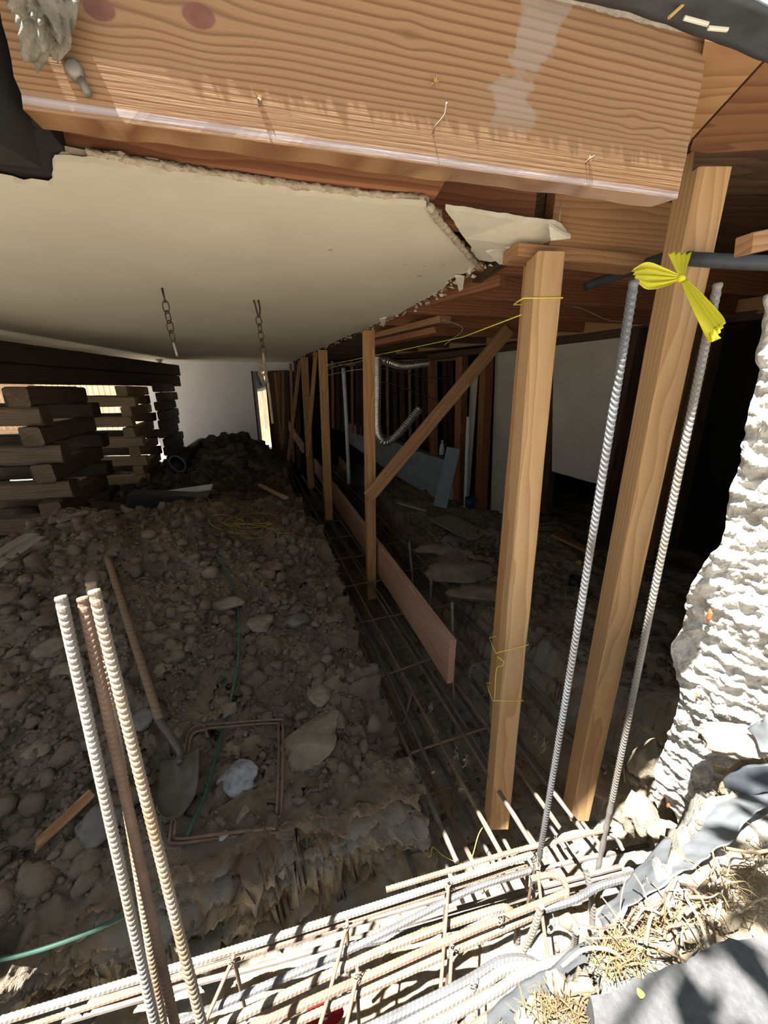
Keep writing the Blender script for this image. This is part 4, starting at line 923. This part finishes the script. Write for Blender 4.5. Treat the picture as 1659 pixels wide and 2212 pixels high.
# cross-trench cage: bars given by what they look like at a set height
XG = 'thick rebars lying across the front trench'
def cross(pts, r, mat, lab, hook=None, sty=1):
    P = [atZ(*p) for p in pts]; P[0] = P[0]+(P[0]-P[1]).normalized()*.35
    if hook: P += [P[-1]+V(h_) for h_ in hook]
    rebar('rebar', P, r, mat, lab, group=XG, sm=6, style=sty, pitch=.0115, h=.14)
cross([(330, 2105, -1.52), (700, 1992, -1.52), (1000, 1895, -1.51), (1130, 1852, -1.51)], .0092, 'steel_bright', 'rearmost cross rebar, lying on the edge of the sunlight', [(.035, .008, -.012), (.05, .0, -.06), (.05, -.01, -.16)])
cross([(360, 2120, -1.54), (720, 2003, -1.54), (985, 1915, -1.54), (1120, 1872, -1.54)], .006, 'steel_rust', 'thin rusty rebar right in front of the rearmost one', [(.03, .0, -.02), (.035, -.01, -.10)])
cross([(430, 2190, -1.55), (700, 2075, -1.55), (840, 2010, -1.54), (1010, 1925, -1.53), (1130, 1885, -1.52)], .0085, 'steel', 'blue-grey cross rebar curving gently below the thin rusty one', [(.03, .008, -.01), (.045, .0, -.08)])
cross([(480, 2212, -1.56), (700, 2110, -1.56), (880, 2030, -1.55), (1060, 1968, -1.54), (1100, 1966, -1.54)], .0098, 'rib_pale', 'thick cross rebar with a blunt end under the left tall rebar', [(.02, -.02, -.03), (.025, -.03, -.10)])
cross([(560, 2212, -1.50), (780, 2115, -1.50), (1000, 2018, -1.49), (1200, 1938, -1.48), (1222, 1925, -1.48)], .0088, 'steel_rust', 'brown rebar hooked back at its right end beside the left tall rebar', [(.004, .03, -.005), (-.03, .045, -.01), (-.09, .04, -.02)])
cross([(600, 2225, -1.53), (800, 2135, -1.53), (1020, 2036, -1.52), (1180, 1965, -1.52)], .0088, 'rib_pale', 'cross rebar touching the underside of the hooked brown rebar')
cross([(980, 2000, -1.58), (1180, 1962, -1.50), (1300, 1912, -1.49), (1430, 1878, -1.49)], .0095, 'steel', 'blue-grey rebar running to the grey membrane at right')
cross([(790, 2225, -1.47), (960, 2145, -1.45), (1080, 2078, -1.44), (1140, 2075, -1.44)], .0098, 'steel', 'bluish cross rebar with its rounded end beside the membrane', [(.03, -.012, -.01), (.05, -.02, -.04)])
cross([(850, 2230, -1.45), (1000, 2150, -1.44), (1090, 2095, -1.43), (1160, 2085, -1.43)], .0095, 'steel_bright', 'cross rebar tucked directly below the bluish rounded one')
cross([(900, 2235, -1.43), (1030, 2165, -1.42), (1120, 2110, -1.42), (1240, 2060, -1.42)], .0095, 'steel_bright', 'cross rebar nearly touching the lower membrane edge')
cross([(1000, 2235, -1.40), (1080, 2180, -1.40), (1180, 2115, -1.40)], .0085, 'rib_pale', 'frontmost short cross rebar by the straw')
cross([(0, 2215, -1.75), (200, 2165, -1.75), (480, 2080, -1.75), (800, 1985, -1.75), (1160, 1880, -1.75), (1400, 1825, -1.75)], .008, 'steel_dull', 'lower cross rebar partly buried in shade at the left')
cross([(60, 2230, -1.78), (330, 2150, -1.78), (640, 2065, -1.78), (1000, 1960, -1.78), (1340, 1872, -1.78)], .008, 'steel_dull', 'second lower cross rebar under the cage')
cross([(960, 1990, -1.80), (1180, 1925, -1.80), (1400, 1868, -1.80)], .008, 'steel_bright', 'short lower cross rebar under the tall rebars')
cross([(1150, 1838, -1.62), (1210, 1808, -1.62), (1300, 1800, -1.62)], .008, 'steel_bright', 'short cross rebar at the foot of the right tall rebar', [(.05, -.005, -.01), (.07, -.03, -.04)])
cross([(1040, 1860, -1.60), (1090, 1845, -1.60), (1180, 1822, -1.60), (1320, 1790, -1.60)], .0075, 'rib_pale', 'thin pale cross rebar between the two tall rebars')
for i, (x, y, x2, y2, lab) in enumerate(((1170, 1955, 1120, 2070, 'leaning under the left tall rebar'), (1262, 1870, 1280, 2000, 'leaning under the right tall rebar'), (1245, 2010, 1225, 2070, 'short bent one near the membrane'))):
    rebar('rebar', [atZ(x, y, -1.45), atZ((x+x2)/2+6, (y+y2)/2, -1.55), atZ(x2, y2, -1.66)], .0085, 'steel_bright', 'rebar dropping into the front cage, ' + lab, group='rebars dropping into the front cage')
# stirrup sides in the cross cage + ties
for i, (x, y) in enumerate(((500, 2088), (748, 2010), (968, 1920), (770, 2120), (975, 2060), (1160, 1885), (1195, 1830), (1080, 1990), (1020, 2140), (1190, 2010))):
    z = (-1.52, -1.52, -1.51, -1.50, -1.50, -1.5, -1.55, -1.48, -1.44, -1.45)[i]; p = atZ(x, y, z)
    tie(p, .011, 'tangle of tie wire on the front cage, %s' % ['leftmost', 'left of centre on the rearmost bar', 'tallest tangle on the rearmost bar', 'low centre', 'below the tallest tangle', 'at the left tall rebar', 'between the tall rebars', 'on the hooked brown bar', 'lowest one', 'near the membrane'][i])
    if i < 6:
        q = atZ(x, y, z); d = V((-.06, -.23, 0))
        tag(tube('stirrup', [q+V((.0, .015, -.33)), q+V((0, .015, -.02)), q+V((0, .0, .012)), q+d*.5+V((0, 0, .01)), q+d+V((0, 0, .0)), q+d+V((0, 0, -.33))], .0052, 'steel_rust', 8, 4), 'rusty stirrup across the front cage, %s' % ['leftmost', 'second from left', 'through the tallest wire tangle', 'low centre', 'below the tallest tangle', 'beside the left tall rebar'][i], 'stirrup', 'stirrups of the front cage')
for i, (x, y, z, lab) in enumerate(((1003, 1652, -1.63, 'nearest loop beside the post'), (1058, 1632, -1.63, 'just left of the string-wrapped post'), (996, 1710, -1.75, 'halfway down the near stirrup'), (930, 1535, -1.62, 'at the second stirrup'), (1155, 1600, -1.6, 'right of the string-wrapped post'), (985, 1640, -1.66, 'behind the near stirrup'), (1172, 1620, -1.6, 'toward the right bank'), (940, 1600, -1.7, 'left low one'))):
    tie(atZ(x, y, z), .014, 'curly tie wire in the trench, ' + lab)
# ------------------------------------------------------------------ shovel
hA, hB = ground(236, 1222)+V((0, 0, .05)), None
sB = ground(392, 1740); s0 = ground(398, 1664)+V((0, 0, .085)); s1 = ground(390, 1805)+V((0, 0, .075))
hB = ground(352, 1585)+V((0, 0, .07))
sh = empty('shovel', sB, 'long-handled round-point shovel lying on the dirt mound', 'shovel')
vs, fs = tubeverts([p-sB for p in resample([hA, hB], lambda p: .05)], .0175, 12); mk('handle', vs, fs, 'handle', sh, True)
sk = smoothpath([hB, hB.lerp(s0, .5)+V((0, 0, .012)), s0+V((0, 0, .012)), s0.lerp(s1, .2)+V((0, 0, .012))], 8)
vs, fs = tubeverts([p-sB for p in sk], .0165, 12, radf=lambda s, a: max(.5, 1-1.6*max(0, s-.05))); k_ = mk('socket', vs, fs, 'blade', sh, True)
ax = s1-s0; Ld = ax.length; ax.normalize(); sd = ax.cross(V((0, 0, 1))).normalized(); un = sd.cross(ax); vs, fs = [], []
nu, nv = 26, 16; Wd = .066
for lay in (0, 1):
    for i in range(nu+1):
        t = i/nu; w = Wd*(1.0 if t < .55 else math.sqrt(max(0, 1-((t-.55)/.45)**2.1)))*(.97+.03*math.cos(t*3)) ; w = max(w, .002)
        for j in range(nv+1):
            a = (j/nv-.5)*2; dish = .022*(a*a)-.012*math.sin(t*3.14); rb = .014*math.exp(-(a/.17)**2)*max(0, 1-t*1.6)
            vs.append(s0-sB+ax*(t*Ld)+sd*(a*w)+un*(dish+rb+lay*.0025-.01))
g = lambda l, i, j: l*(nu+1)*(nv+1)+i*(nv+1)+j
for i in range(nu):
    for j in range(nv): fs.append((g(0, i, j), g(0, i, j+1), g(0, i+1, j+1), g(0, i+1, j))); fs.append((g(1, i, j), g(1, i+1, j), g(1, i+1, j+1), g(1, i, j+1)))
    for j in (0, nv): fs.append((g(0, i, j), g(0, i+1, j), g(1, i+1, j), g(1, i, j)))
for j in range(nv): fs.append((g(0, 0, j), g(1, 0, j), g(1, 0, j+1), g(0, 0, j+1)))
mk('blade', vs, fs, 'blade', sh, True)
# ------------------------------------------------------------------ things on the mound
def gl_(pts, lift=.012): return [ground(x, y)+V((0, 0, lift)) for x, y in pts]
tag(tube('hose', gl_([(468, 1205), (498, 1258), (516, 1330), (517, 1420), (505, 1500), (485, 1580), (465, 1660), (443, 1735), (415, 1800)], .03)+[atZ(x, y, -1.43) for x, y in ((376, 1872), (325, 1935), (255, 1985), (150, 2030), (40, 2064), (-60, 2080))], .0062, 'green', 8), 'thin green hose curving down over the dirt mound', 'hose')
for k, (P, lab) in enumerate(((((440, 1578), (600, 1566), (612, 1580), (612, 1690), (604, 1800), (585, 1812), (470, 1825), (378, 1836), (372, 1815), (385, 1740), (402, 1640), (412, 1592), (440, 1578), (452, 1605)), 'outer rusty square stirrup lying round the white stone'), (((450, 1586), (592, 1574), (603, 1590), (603, 1690), (596, 1792), (580, 1802), (480, 1815), (388, 1826), (382, 1805), (393, 1740), (408, 1650), (418, 1600), (450, 1586)), 'inner rusty square stirrup lying just inside the outer one'))):
    tag(tube('square_stirrup', gl_(P, .032), .005, 'steel_rust', 8, 5), lab, 'stirrup', 'square stirrups on the mound')
def grock(x, y, wpx, hpx, mat, lab, seed, rot=0, flat=.6, sub=4, name='rock'):
    p = ground(x, y); D = p.y*cp-p.z*sp; s = D/F; o = rock(name, p+V((0, 0, wpx*s*.10)), (wpx*s*.56, hpx*s*.62, min(wpx, hpx)*s*.5*flat), mat, seed, sub, .3, rot=rot); return tag(o, lab, 'rock')
grock(678, 1610, 84, 140, 'rock', 'largest tan rock, on the mound right of the square stirrup', 11, -.5, .8, 5)
grock(511, 1682, 80, 66, 'rock_white', 'pale grey-white rock inside the square stirrup', 12, .2, .5)
grock(345, 1450, 38, 36, 'rock', 'small pale rock just right of the shovel handle', 13)
grock(690, 1505, 46, 50, 'rock', 'squarish rock above the largest tan rock', 14)
grock(495, 1535, 36, 34, 'rock', 'small tan rock touching the green hose', 15)
grock(120, 1400, 52, 66, 'rock', 'tan rock between the leftmost rebar and the frame edge', 16)
grock(530, 1762, 26, 40, 'rock', 'brown pointed rock below the white one', 17)
grock(484, 1805, 20, 16, 'rock_white', 'tiny white stone by the lower side of the stirrup', 18)
grock(215, 1790, 90, 66, 'rock_grey', 'dark grey rock behind the bunch of standing rebars', 19)
grock(205, 1975, 84, 70, 'rock_grey', 'large dull grey rock left of the rebar bunch near the ledge', 20)
grock(85, 1620, 50, 44, 'rock', 'brown rock at the far left above the wood shard', 21)
grock(560, 1350, 60, 44, 'rock', 'flat brown rock right of the upper hose', 22)
grock(490, 1310, 64, 36, 'rock', 'brown slab-like rock left of the upper hose', 23)
grock(300, 1560, 60, 50, 'rock_grey', 'dark rock left of the shovel neck', 24)
grock(150, 1450, 60, 50, 'rock', 'tan rock just behind the leftmost rebar', 25)
grock(640, 1345, 54, 40, 'rock_grey', 'dark rock near the trench edge halfway up the mound', 26)
grock(590, 1230, 54, 34, 'rock', 'brown rock on the upper mound below the string coil', 27)
grock(395, 2010, 40, 60, 'rock_grey', 'grey clay chunk under the rebar bunch', 28)
grock(440, 2060, 80, 90, 'rock_grey', 'pale grey clay chunk in the trench beside the rightmost standing rebar', 29)
grock(965, 1780, 36, 40, 'rock_grey', 'grey stone on the trench bottom behind the stirrup', 30)
grock(930, 1865, 18, 14, 'form_pink', 'small pinkish stone on the trench floor', 31)
grock(980, 1170, 50, 22, 'rock_grey', 'dim stone on the right bank', 32)
wsA, wsB = ground(84, 1848)+V((0, 0, .045)), ground(200, 1740)+V((0, 0, .05))
tag(timber('wood_shard', wsA, wsB, .036, .010, 'fir_dim', wob=.008, rough_end=.03, up=V((0, -.3, 1))), 'reddish splintered wood shard on the dirt at left', 'wood scrap')
for k, (a, b, w, mt, lab) in enumerate((((-20, 1225), (75, 1165), .10, 'grey_wood', 'upper weathered board below the nearer crib at left edge'), ((-20, 1250), (90, 1172), .07, 'grey_wood', 'lower weathered board below the nearer crib at left edge'), ((560, 1052), (618, 1082), .045, 'fir_pale', 'small pale board on the dirt left of the trench'), ((190, 1115), (125, 1135), .05, 'grey_wood', 'grey scrap between the crib and mound'))):
    tag(timber('board', ground(*a)+V((0, 0, .03)), ground(*b)+V((0, 0, .03)), w, .025, mt, wob=.003), lab, 'board')
# dark timber with a white board behind the crest
pb = ground(330, 1100); D0 = pb.y
tag(timber('dark_timber', atY(285, 1080, 3.3), atY(452, 1086, 3.45), .22, .16, 'black', bev=.02), 'black wrapped block lying behind the mound crest', 'block')
tag(timber('white_board', atY(345, 1068, 3.75), atY(458, 1052, 3.8), .09, .02, 'whiteboard', up=V((0, -.4, 1)), wob=.002), 'white board lying on the black block', 'board')
# black drainpipe
pA_, pB_ = atY(384, 1002, 4.9), atY(440, 962, 5.5)
dt = empty('drain_pipe', pA_, 'black drain pipe pointing at the camera before the white wall', 'pipe')
vs, fs = tubeverts([V((0, 0, 0)), pB_-pA_], .115, 20, cap=False); o = mk('pipe_body', vs, fs, 'black', dt, True); s_ = o.modifiers.new('s', 'SOLIDIFY'); s_.thickness = .012
dr = (pB_-pA_).normalized(); R_ = frame(dr); P = [R_ @ V((-.003, .113*math.cos(a), .113*math.sin(a))) for a in np.linspace(0, 6.283, 24, endpoint=False)]
vs, fs = tubeverts(P, .011, 6, closed=True); mk('pale_rim', vs, fs, 'rock_grey', dt, True)['label'] = 'pale dusty rim'
# ochre string coil
P = [(328, 1062), (345, 1078), (380, 1090), (425, 1108)]
tag(tube('string', [atY(x, y, 3.42) for x, y in P], .003, 'ochre', 5), 'ochre string lying over the black block', 'string')
C_ = []
for i in range(56):
    a = i*.41; r1 = 36+20*math.sin(i*.31+1); C_.append((528+r1*math.cos(a)*1.1+22*math.sin(i*.17), 1138+r1*.5*math.sin(a)+7*math.sin(i*.5)))
C_ = [(440, 1075), (455, 1088), (470, 1120), (490, 1140)]+C_+[(590, 1150), (602, 1178)]
tag(tube('string_coil', gl_(C_, .03), .003, 'ochre', 5, 3), 'tangled coil of ochre string on the dark dirt', 'string')
tag(tube('string', gl_([(600, 1160), (650, 1150), (680, 1115)], .03)+[atY(698, 1080, 4.1), atY(697, 1040, 4.15)], .003, 'ochre', 5), 'ochre string running from the coil to the second stud', 'string')
# debris on the right bank
tag(timber('plywood_scrap', ground(950, 1120)+V((0, 0, .02)), ground(1040, 1165)+V((0, 0, .02)), .34, .012, 'grey_wood', wob=.002), 'dirty sheet of plywood lying on the right bank', 'plywood')
tag(timber('wood_strip', ground(925, 1155)+V((0, 0, .03)), ground(975, 1190)+V((0, 0, .03)), .02, .012, 'grey_wood'), 'thin wood strip in front of the dirty plywood', 'wood scrap')
tag(timber('wood_scrap', ground(1195, 1160)+V((0, 0, .03)), ground(1290, 1205)+V((0, 0, .03)), .09, .03, 'fir_dim', wob=.002), 'brown board on the dirt between the two main posts', 'wood scrap')
grock(1075, 1160, 60, 46, 'rock_grey', 'grey crumpled lump against the left side of the string-wrapped post', 40)
for k, (x, y, w, h, mt, lab) in enumerate(((990, 1240, 130, 70, 'rock', 'large tan slab at the lip of the right bank'), (1045, 1290, 150, 60, 'rock', 'broad tan clay ledge in front of the slab'), (950, 1190, 90, 40, 'rock', 'dim tan ledge farther along the right bank'), (1440, 1250, 40, 30, 'rock_grey', 'grey stone behind the right tall rebar'), (1420, 1350, 60, 40, 'rock_grey', 'flat grey stone low on the right slope'), (1155, 1175, 20, 16, 'drywall', 'white chip of rubble by the post'))):
    o = grock(x, y, w, h, mt, lab, 50+k, 0, .45); o.location.z -= .02
pot = ground(1242, 1262); pt_ = empty('black_pot', pot, 'black plastic pot sunk in the dirt between the main posts', 'pot')
vs, fs = tubeverts([V((0, 0, -.02)), V((0, 0, .06))], .05, 16, cap=False); o = mk('rim', vs, fs, 'black', pt_, True); s_ = o.modifiers.new('s', 'SOLIDIFY'); s_.thickness = .006
vs, fs = tubeverts([V((0, 0, -.03)), V((0, 0, -.015))], .05, 16); mk('base', vs, fs, 'black', pt_, True)
tag(rock('yellow_lump', ground(1252, 1220)+V((0, 0, .02)), (.026, .022, .02), 'ochre', 61, 3), 'small yellow lump of debris near the black pot', 'debris')
cb = atY(1016, 1084, 4.2); cu = empty('blue_cup', cb, 'dark blue tub between the orange studs', 'tub'); vs, fs = tubeverts([V((0, 0, -.06)), V((0, 0, .05))], .07, 16, cap=False, radf=lambda s, a: .85+s); o = mk('tub_wall', vs, fs, 'cup', cu, True); s_ = o.modifiers.new('s', 'SOLIDIFY'); s_.thickness = .005
bo = atY(955, 966, 5.0); bt2 = empty('plastic_bottle', bo, 'small clear bottle standing on the stem wall', 'bottle')
vs, fs = tubeverts([V((0, 0, z)) for z in (-.10, -.02, .03, .055, .075)], .035, 14, radf=lambda s, a: 1 if s < .09 else (.8 if s < .14 else .35)); mk('bottle_body', vs, fs, 'pvc', bt2, True)
vs, fs = tubeverts([V((0, 0, .075)), V((0, 0, .092))], .015, 10); mk('cap', vs, fs, 'label_white', bt2, True)
for k in range(26):
    x = random.uniform(1000, 1090); y = random.uniform(1150, 1230); p = ground(x, y)+V((0, 0, .01)); a = random.random()*6.28; L_ = random.uniform(.03, .09)
    tag(timber('debris_chip', p, p+V((math.cos(a)*L_, math.sin(a)*L_, random.uniform(-.01, .03))), .018, .005, random.choice(['grey_wood', 'old_dark', 'old_dark', 'fir_dim']), wob=.003), 'small scrap in the litter heap beside the string-wrapped post', 'debris', 'litter on the right bank')
# ------------------------------------------------------------------ broken concrete wall at right
cont = [(1650, 690), (1636, 760), (1640, 800), (1618, 870), (1606, 950), (1596, 1000), (1578, 1050), (1568, 1120), (1560, 1170), (1530, 1205), (1500, 1250), (1480, 1300), (1475, 1350), (1452, 1395), (1450, 1440), (1468, 1490), (1466, 1515), (1452, 1560), (1436, 1610), (1414, 1660), (1418, 1705), (1440, 1745), (1470, 1800), (1500, 1850)]
nr, ncol = 300, 130; PA, PB = (.90, .985), (1.22, .66); vs, fs = [], []
cy_ = [c[1] for c in cont]; cx_ = [c[0] for c in cont]; pn = V((PB[1]-PA[1], -(PB[0]-PA[0]), 0)).normalized()  # towards the camera
o0 = onP(1600, 1200, PA, PB)
for i in range(nr+1):
    y = 640+(1860-640)*i/nr; xl = float(np.interp(y, cy_, cx_)); xr = 1800
    for j in range(-8, ncol+1):
        if j >= 0:
            x = xl+(xr-xl)*(j/ncol)**.9; p = onP(x, y, PA, PB); rnd = max(0, 1-j/7.)
            amp = 1
        else:
            p = onP(xl, y, PA, PB); rnd = 1; amp = .6; p = p-pn*(.02*(-j)**1.3)+V((.012*(-j), 0, 0))
        q = p*1.0
        ridge = abs(noise.noise(V((q.x*3+q.z*4, q.z*30+q.x*9, 2))))*.6+noise.noise(V((q.x*8, q.z*55+q.x*14, 5)))*.3
        rough_ = noise.fractal(q*30, 1.0, 2.1, 5)
        d_ = .030*(ridge-.25)+.013*rough_+.025*noise.noise(q*6)
        vs.append(p+pn*(d_*amp-.012*rnd*rnd)+V((.010*noise.noise(q*40), 0, .012*noise.noise(q*25+V((3, 3, 3)))))-o0)
w_ = ncol+9
for i in range(nr):
    for j in range(w_-1): a = i*w_+j; fs.append((a, a+w_, a+w_+1, a+1))
cw = mk('wall_right_concrete', vs, fs, 'concrete', None, False, o0); cw.name = 'wall_right'; struct(cw, 'sunlit broken white concrete foundation edge at the right')
for k, (x, y, s_) in enumerate(((1533, 1325, .012), (1507, 1500, .006), (1445, 1735, .008))):
    p = onP(x, y, PA, PB)+pn*.012; o = rock('paint_mark', p, (s_*.6, s_*.6, s_*1.5), 'orange', 70+k, 3, .4); tag(o, 'orange spray-paint mark on the concrete, %s' % ('largest, halfway up', 'small one lower down', 'at the foot')[k], 'paint mark', 'orange marks on the concrete')
# soil and rubble at the wall foot
for k, (x, y, Y, sz, mt, lab) in enumerate(((1400, 1640, 1.06, (.06, .05, .10), 'rock', 'tan crumbling lump left of the concrete foot'), (1385, 1760, .93, (.07, .06, .07), 'rock', 'pale rock between the cage and the concrete foot'), (1590, 1600, .78, (.10, .05, .035), 'rock', 'pale yellowish rubble beside the torn membrane'), (1440, 1800, .86, (.05, .04, .05), 'rock', 'small tan rock at the tip of the membrane'), (1600, 1880, .66, (.055, .04, .045), 'rock_grey', 'grey stone below the membrane at right'), (1630, 1935, .6, (.05, .04, .04), 'rock_grey', 'flat grey stone nearest the asphalt'))):
    tag(rock('rubble_rock', atY(x, y, Y), sz, mt, 80+k, 4, .35, fr=1.4), lab, 'rock')
# ------------------------------------------------------------------ membrane, paving, roots, straw
def MM(*q): return [atZ(x, y, z) for x, y, z in q]
m1_ = strip('membrane_sheet', MM((1292, 1972, -1.10), (1345, 1915, -1.09), (1420, 1830, -1.08), (1470, 1795, -1.07), (1530, 1745, -1.05), (1600, 1700, -1.03), (1700, 1620, -1.0)), MM((1300, 2000, -1.08), (1370, 1955, -1.03), (1450, 1905, -1.0), (1520, 1860, -1.0), (1590, 1800, -.99), (1650, 1750, -.98), (1740, 1690, -.96)), 'membrane', .003, 60, 14, .012, 7)
tag(m1_, 'torn grey waterproofing sheet along the right edge of the trench', 'membrane')
m2_ = strip('membrane_sheet', MM((1050, 2185, -1.12), (1130, 2125, -1.12), (1220, 2065, -1.12), (1290, 2010, -1.11)), MM((1060, 2235, -1.06), (1150, 2180, -1.05), (1240, 2120, -1.05), (1300, 2060, -1.05)), 'membrane', .003, 40, 8, .010, 9)
tag(m2_, 'lower flap of the grey sheet beside the frontmost rebars', 'membrane')
m3_ = strip('membrane_sheet', [atY(1610, 1570, .78), atY(1640, 1550, .76), atY(1700, 1520, .75)], [atY(1640, 1625, .72), atY(1680, 1620, .71), atY(1740, 1610, .7)], 'membrane', .003, 24, 10, .014, 11)
tag(m3_, 'upper crumpled scrap of grey sheet at the right edge', 'membrane')
m4_ = strip('membrane_sheet', [atY(1560, 1690, .74), atY(1620, 1660, .72), atY(1720, 1640, .7)], [atY(1580, 1740, .70), atY(1640, 1720, .68), atY(1740, 1700, .66)], 'flash', .003, 24, 8, .010, 12)
tag(m4_, 'dark fold of sheet behind the big pale root', 'membrane')
pv = slab('asphalt_slab', MM((1285, 2212, -.93), (1275, 2150, -.93), (1390, 2115, -.93), (1500, 2065, -.93), (1575, 2025, -.93), (1630, 2025, -.93), (1760, 2090, -.93), (1760, 2300, -.93), (1290, 2300, -.93)), .05, 'asphalt', jag=.006, step=.012); pv.location.z -= .05; tag(pv, 'grey asphalt paving corner at the lower right', 'paving')
RG = 'pale roots at the right edge'
for k, (P, r_, lab) in enumerate((([(1540, 1660, .80), (1590, 1668, .78), (1640, 1650, .75), (1720, 1645, .73)], .011, 'thick pale root pointing left above the membrane'), ([(1650, 1640, .74), (1600, 1650, .76), (1565, 1690, .77), (1553, 1740, .76)], .008, 'pale root curving down to the concrete foot'))):
    tag(tube('root', [atY(*q) for q in P], r_, 'root', 8, 6), lab, 'root', RG)
for k in range(34):
    x = random.uniform(1290, 1659); y = np.interp(x, [1290, 1659], [2010, 1840])+random.uniform(-10, 120)*(1 if x > 1400 else .5); z = -1.0+random.uniform(.0, .03); a = random.gauss(.5, .6); L_ = random.uniform(.05, .17)
    p = atZ(x, y, z); P = [p+V((math.cos(a)*L_*t, math.sin(a)*L_*t, .02*math.sin(t*4+k)))+V((random.uniform(-.008, .008), random.uniform(-.01, .01), 0)) for t in (-.5, -.2, .1, .4, .6)]
    tag(tube('root', P, random.uniform(.0012, .0035), random.choice(['root', 'steel_rust', 'grey_wood']), 6, 5), 'thin dry root among the straw beside the membrane', 'root', 'thin dry roots by the membrane')
vs, fs = [], []
for k in range(1300):
    c = random.choice([(1170, 2180, 60, 30), (1290, 2080, 50, 35), (1200, 2190, 80, 30), (1380, 2010, 80, 40), (1500, 1960, 90, 50), (1300, 2060, 40, 30), (1620, 1900, 60, 60)]); x = random.gauss(c[0]+40, c[2]*.6); y = random.gauss(c[1], c[3]*.6); p = atZ(x, y, -1.0+random.uniform(-.03, .035)); a = random.random()*6.28; L_ = random.uniform(.008, .035); r_ = random.uniform(.0004, .0011)
    d = V((math.cos(a), math.sin(a), random.uniform(-.4, .5)))*L_; tubeverts([p, p+d*.5+V((random.uniform(-1, 1), random.uniform(-1, 1), 1))*.004, p+d], r_, 4, vs, fs)
tag(mk('straw', vs, fs, 'straw'), 'dry straw and root fibres on the bank at lower right', 'straw', kind='stuff')
tag(rock('fallen_leaf', atZ(1383, 2145, -.925), (.007, .006, .001), 'weed', 90, 2), 'tiny yellow-green leaf on the asphalt', 'leaf')
for k in range(14):
    x = random.uniform(1350, 1640); y = random.uniform(2020, 2120); 
for k, (x, y) in enumerate(((1200, 2120), (1260, 2150), (1320, 2090), (1160, 2180), (1480, 2010), (1240, 2200), (1140, 2210), (1560, 1980), (1420, 2040))):
    tag(rock('stone', atZ(x, y, -1.0), (.02+.012*(k % 3), .018, .014), 'rock' if k % 2 else 'rock_grey', 100+k, 3), 'stone in the straw, ' + ('by the left fringe', 'left of the asphalt tip', 'above the asphalt tip', 'near the frontmost rebar', 'under the dark roots', 'beside the asphalt edge', 'at the bottom edge', 'right of the dark roots', 'between straw and membrane')[k], 'stone', 'stones in the straw')
# red bag under the front rebars
rb = empty('red_bag', atZ(690, 2200, -1.68), 'red plastic bag with white print under the front rebars', 'bag')
o = rock('bag_body', V((0, 0, 0)), (.07, .035, .02), 'red', 95, 4, .35, parent=rb, rot=.4)
for k, dx in enumerate((0, .009, .018)): timber('white_print', V((.0+dx*.2+.01, -.01+dx, .0215)), V((.014+dx*.2+.01, -.006+dx, .0215)), .003, .0012, 'label_white', parent=rb, wob=.001)
# roots in the trench wall right
for k, (P, lab) in enumerate((([(1210, 1583), (1240, 1600), (1270, 1590)], 'left of the taped post foot'), ([(1290, 1612), (1340, 1640), (1350, 1690)], 'right of the taped post foot'), ([(1395, 1850), (1400, 1900), (1380, 1935)], 'dropping beside the front cage'))):
    tag(tube('root', [atY(x, y, 1.3 if k < 2 else .85) for x, y in P], .003, 'root', 6), 'thin root sticking out of the trench wall, ' + lab, 'root', 'roots in the trench wall')
# overhanging leafy branch behind the photographer, dapples the lower right
br_ = empty('leafy_branch', (-.15, -.05, 1.35), 'leafy branch hanging over the lower right corner', 'branch')
tube('stem', [V((-.6, -.5, .25)), V((-.2, -.1, .1)), V((.25, .1, 0)), V((.6, .3, -.1))], .008, 'root', 6, 5, parent=br_)
vs, fs = [], []
for k in range(75):
    t = random.random(); c = V((-.05+.62*t, -.12+.4*t+random.gauss(0, .07), random.gauss(0, .05))); a = random.random()*6.28; L_ = random.uniform(.03, .07); d = V((math.cos(a), math.sin(a), random.uniform(-.3, .3)))*L_; s_ = V((-math.sin(a), math.cos(a), 0))*L_*.35; i = len(vs)
    vs += [c-d, c+s_-d*.2, c+d, c-s_-d*.2, c+V((0, 0, -.003))]; fs += [(i, i+1, i+4), (i+1, i+2, i+4), (i+2, i+3, i+4), (i+3, i, i+4), (i, i+3, i+2, i+1)]
mk('leaves', vs, fs, 'leaf', br_)['kind'] = 'stuff'
# ------------------------------------------------------------------ light
w = bpy.data.worlds.new('world'); sc.world = w; w.use_nodes = True; bg = w.node_tree.nodes['Background']; bg.inputs[0].default_value = (.80, .90, 1.0, 1); bg.inputs[1].default_value = .6
sun = bpy.data.lights.new('sun', 'SUN'); sun.energy = 24; sun.angle = math.radians(.55); sun.color = (1, .96, .88)
so = bpy.data.objects.new('sun', sun); COL.objects.link(so); sd_ = V((.30, .185, -1)).normalized(); so.rotation_euler = sd_.to_track_quat('-Z', 'Y').to_euler(); so.location = (-1, -1, 4)
sc.view_settings.view_transform = 'Standard'; sc.view_settings.look = 'None'; sc.view_settings.gamma = 1; sc.view_settings.exposure = .48
sc.cycles.max_bounces = 10; sc.cycles.diffuse_bounces = 6
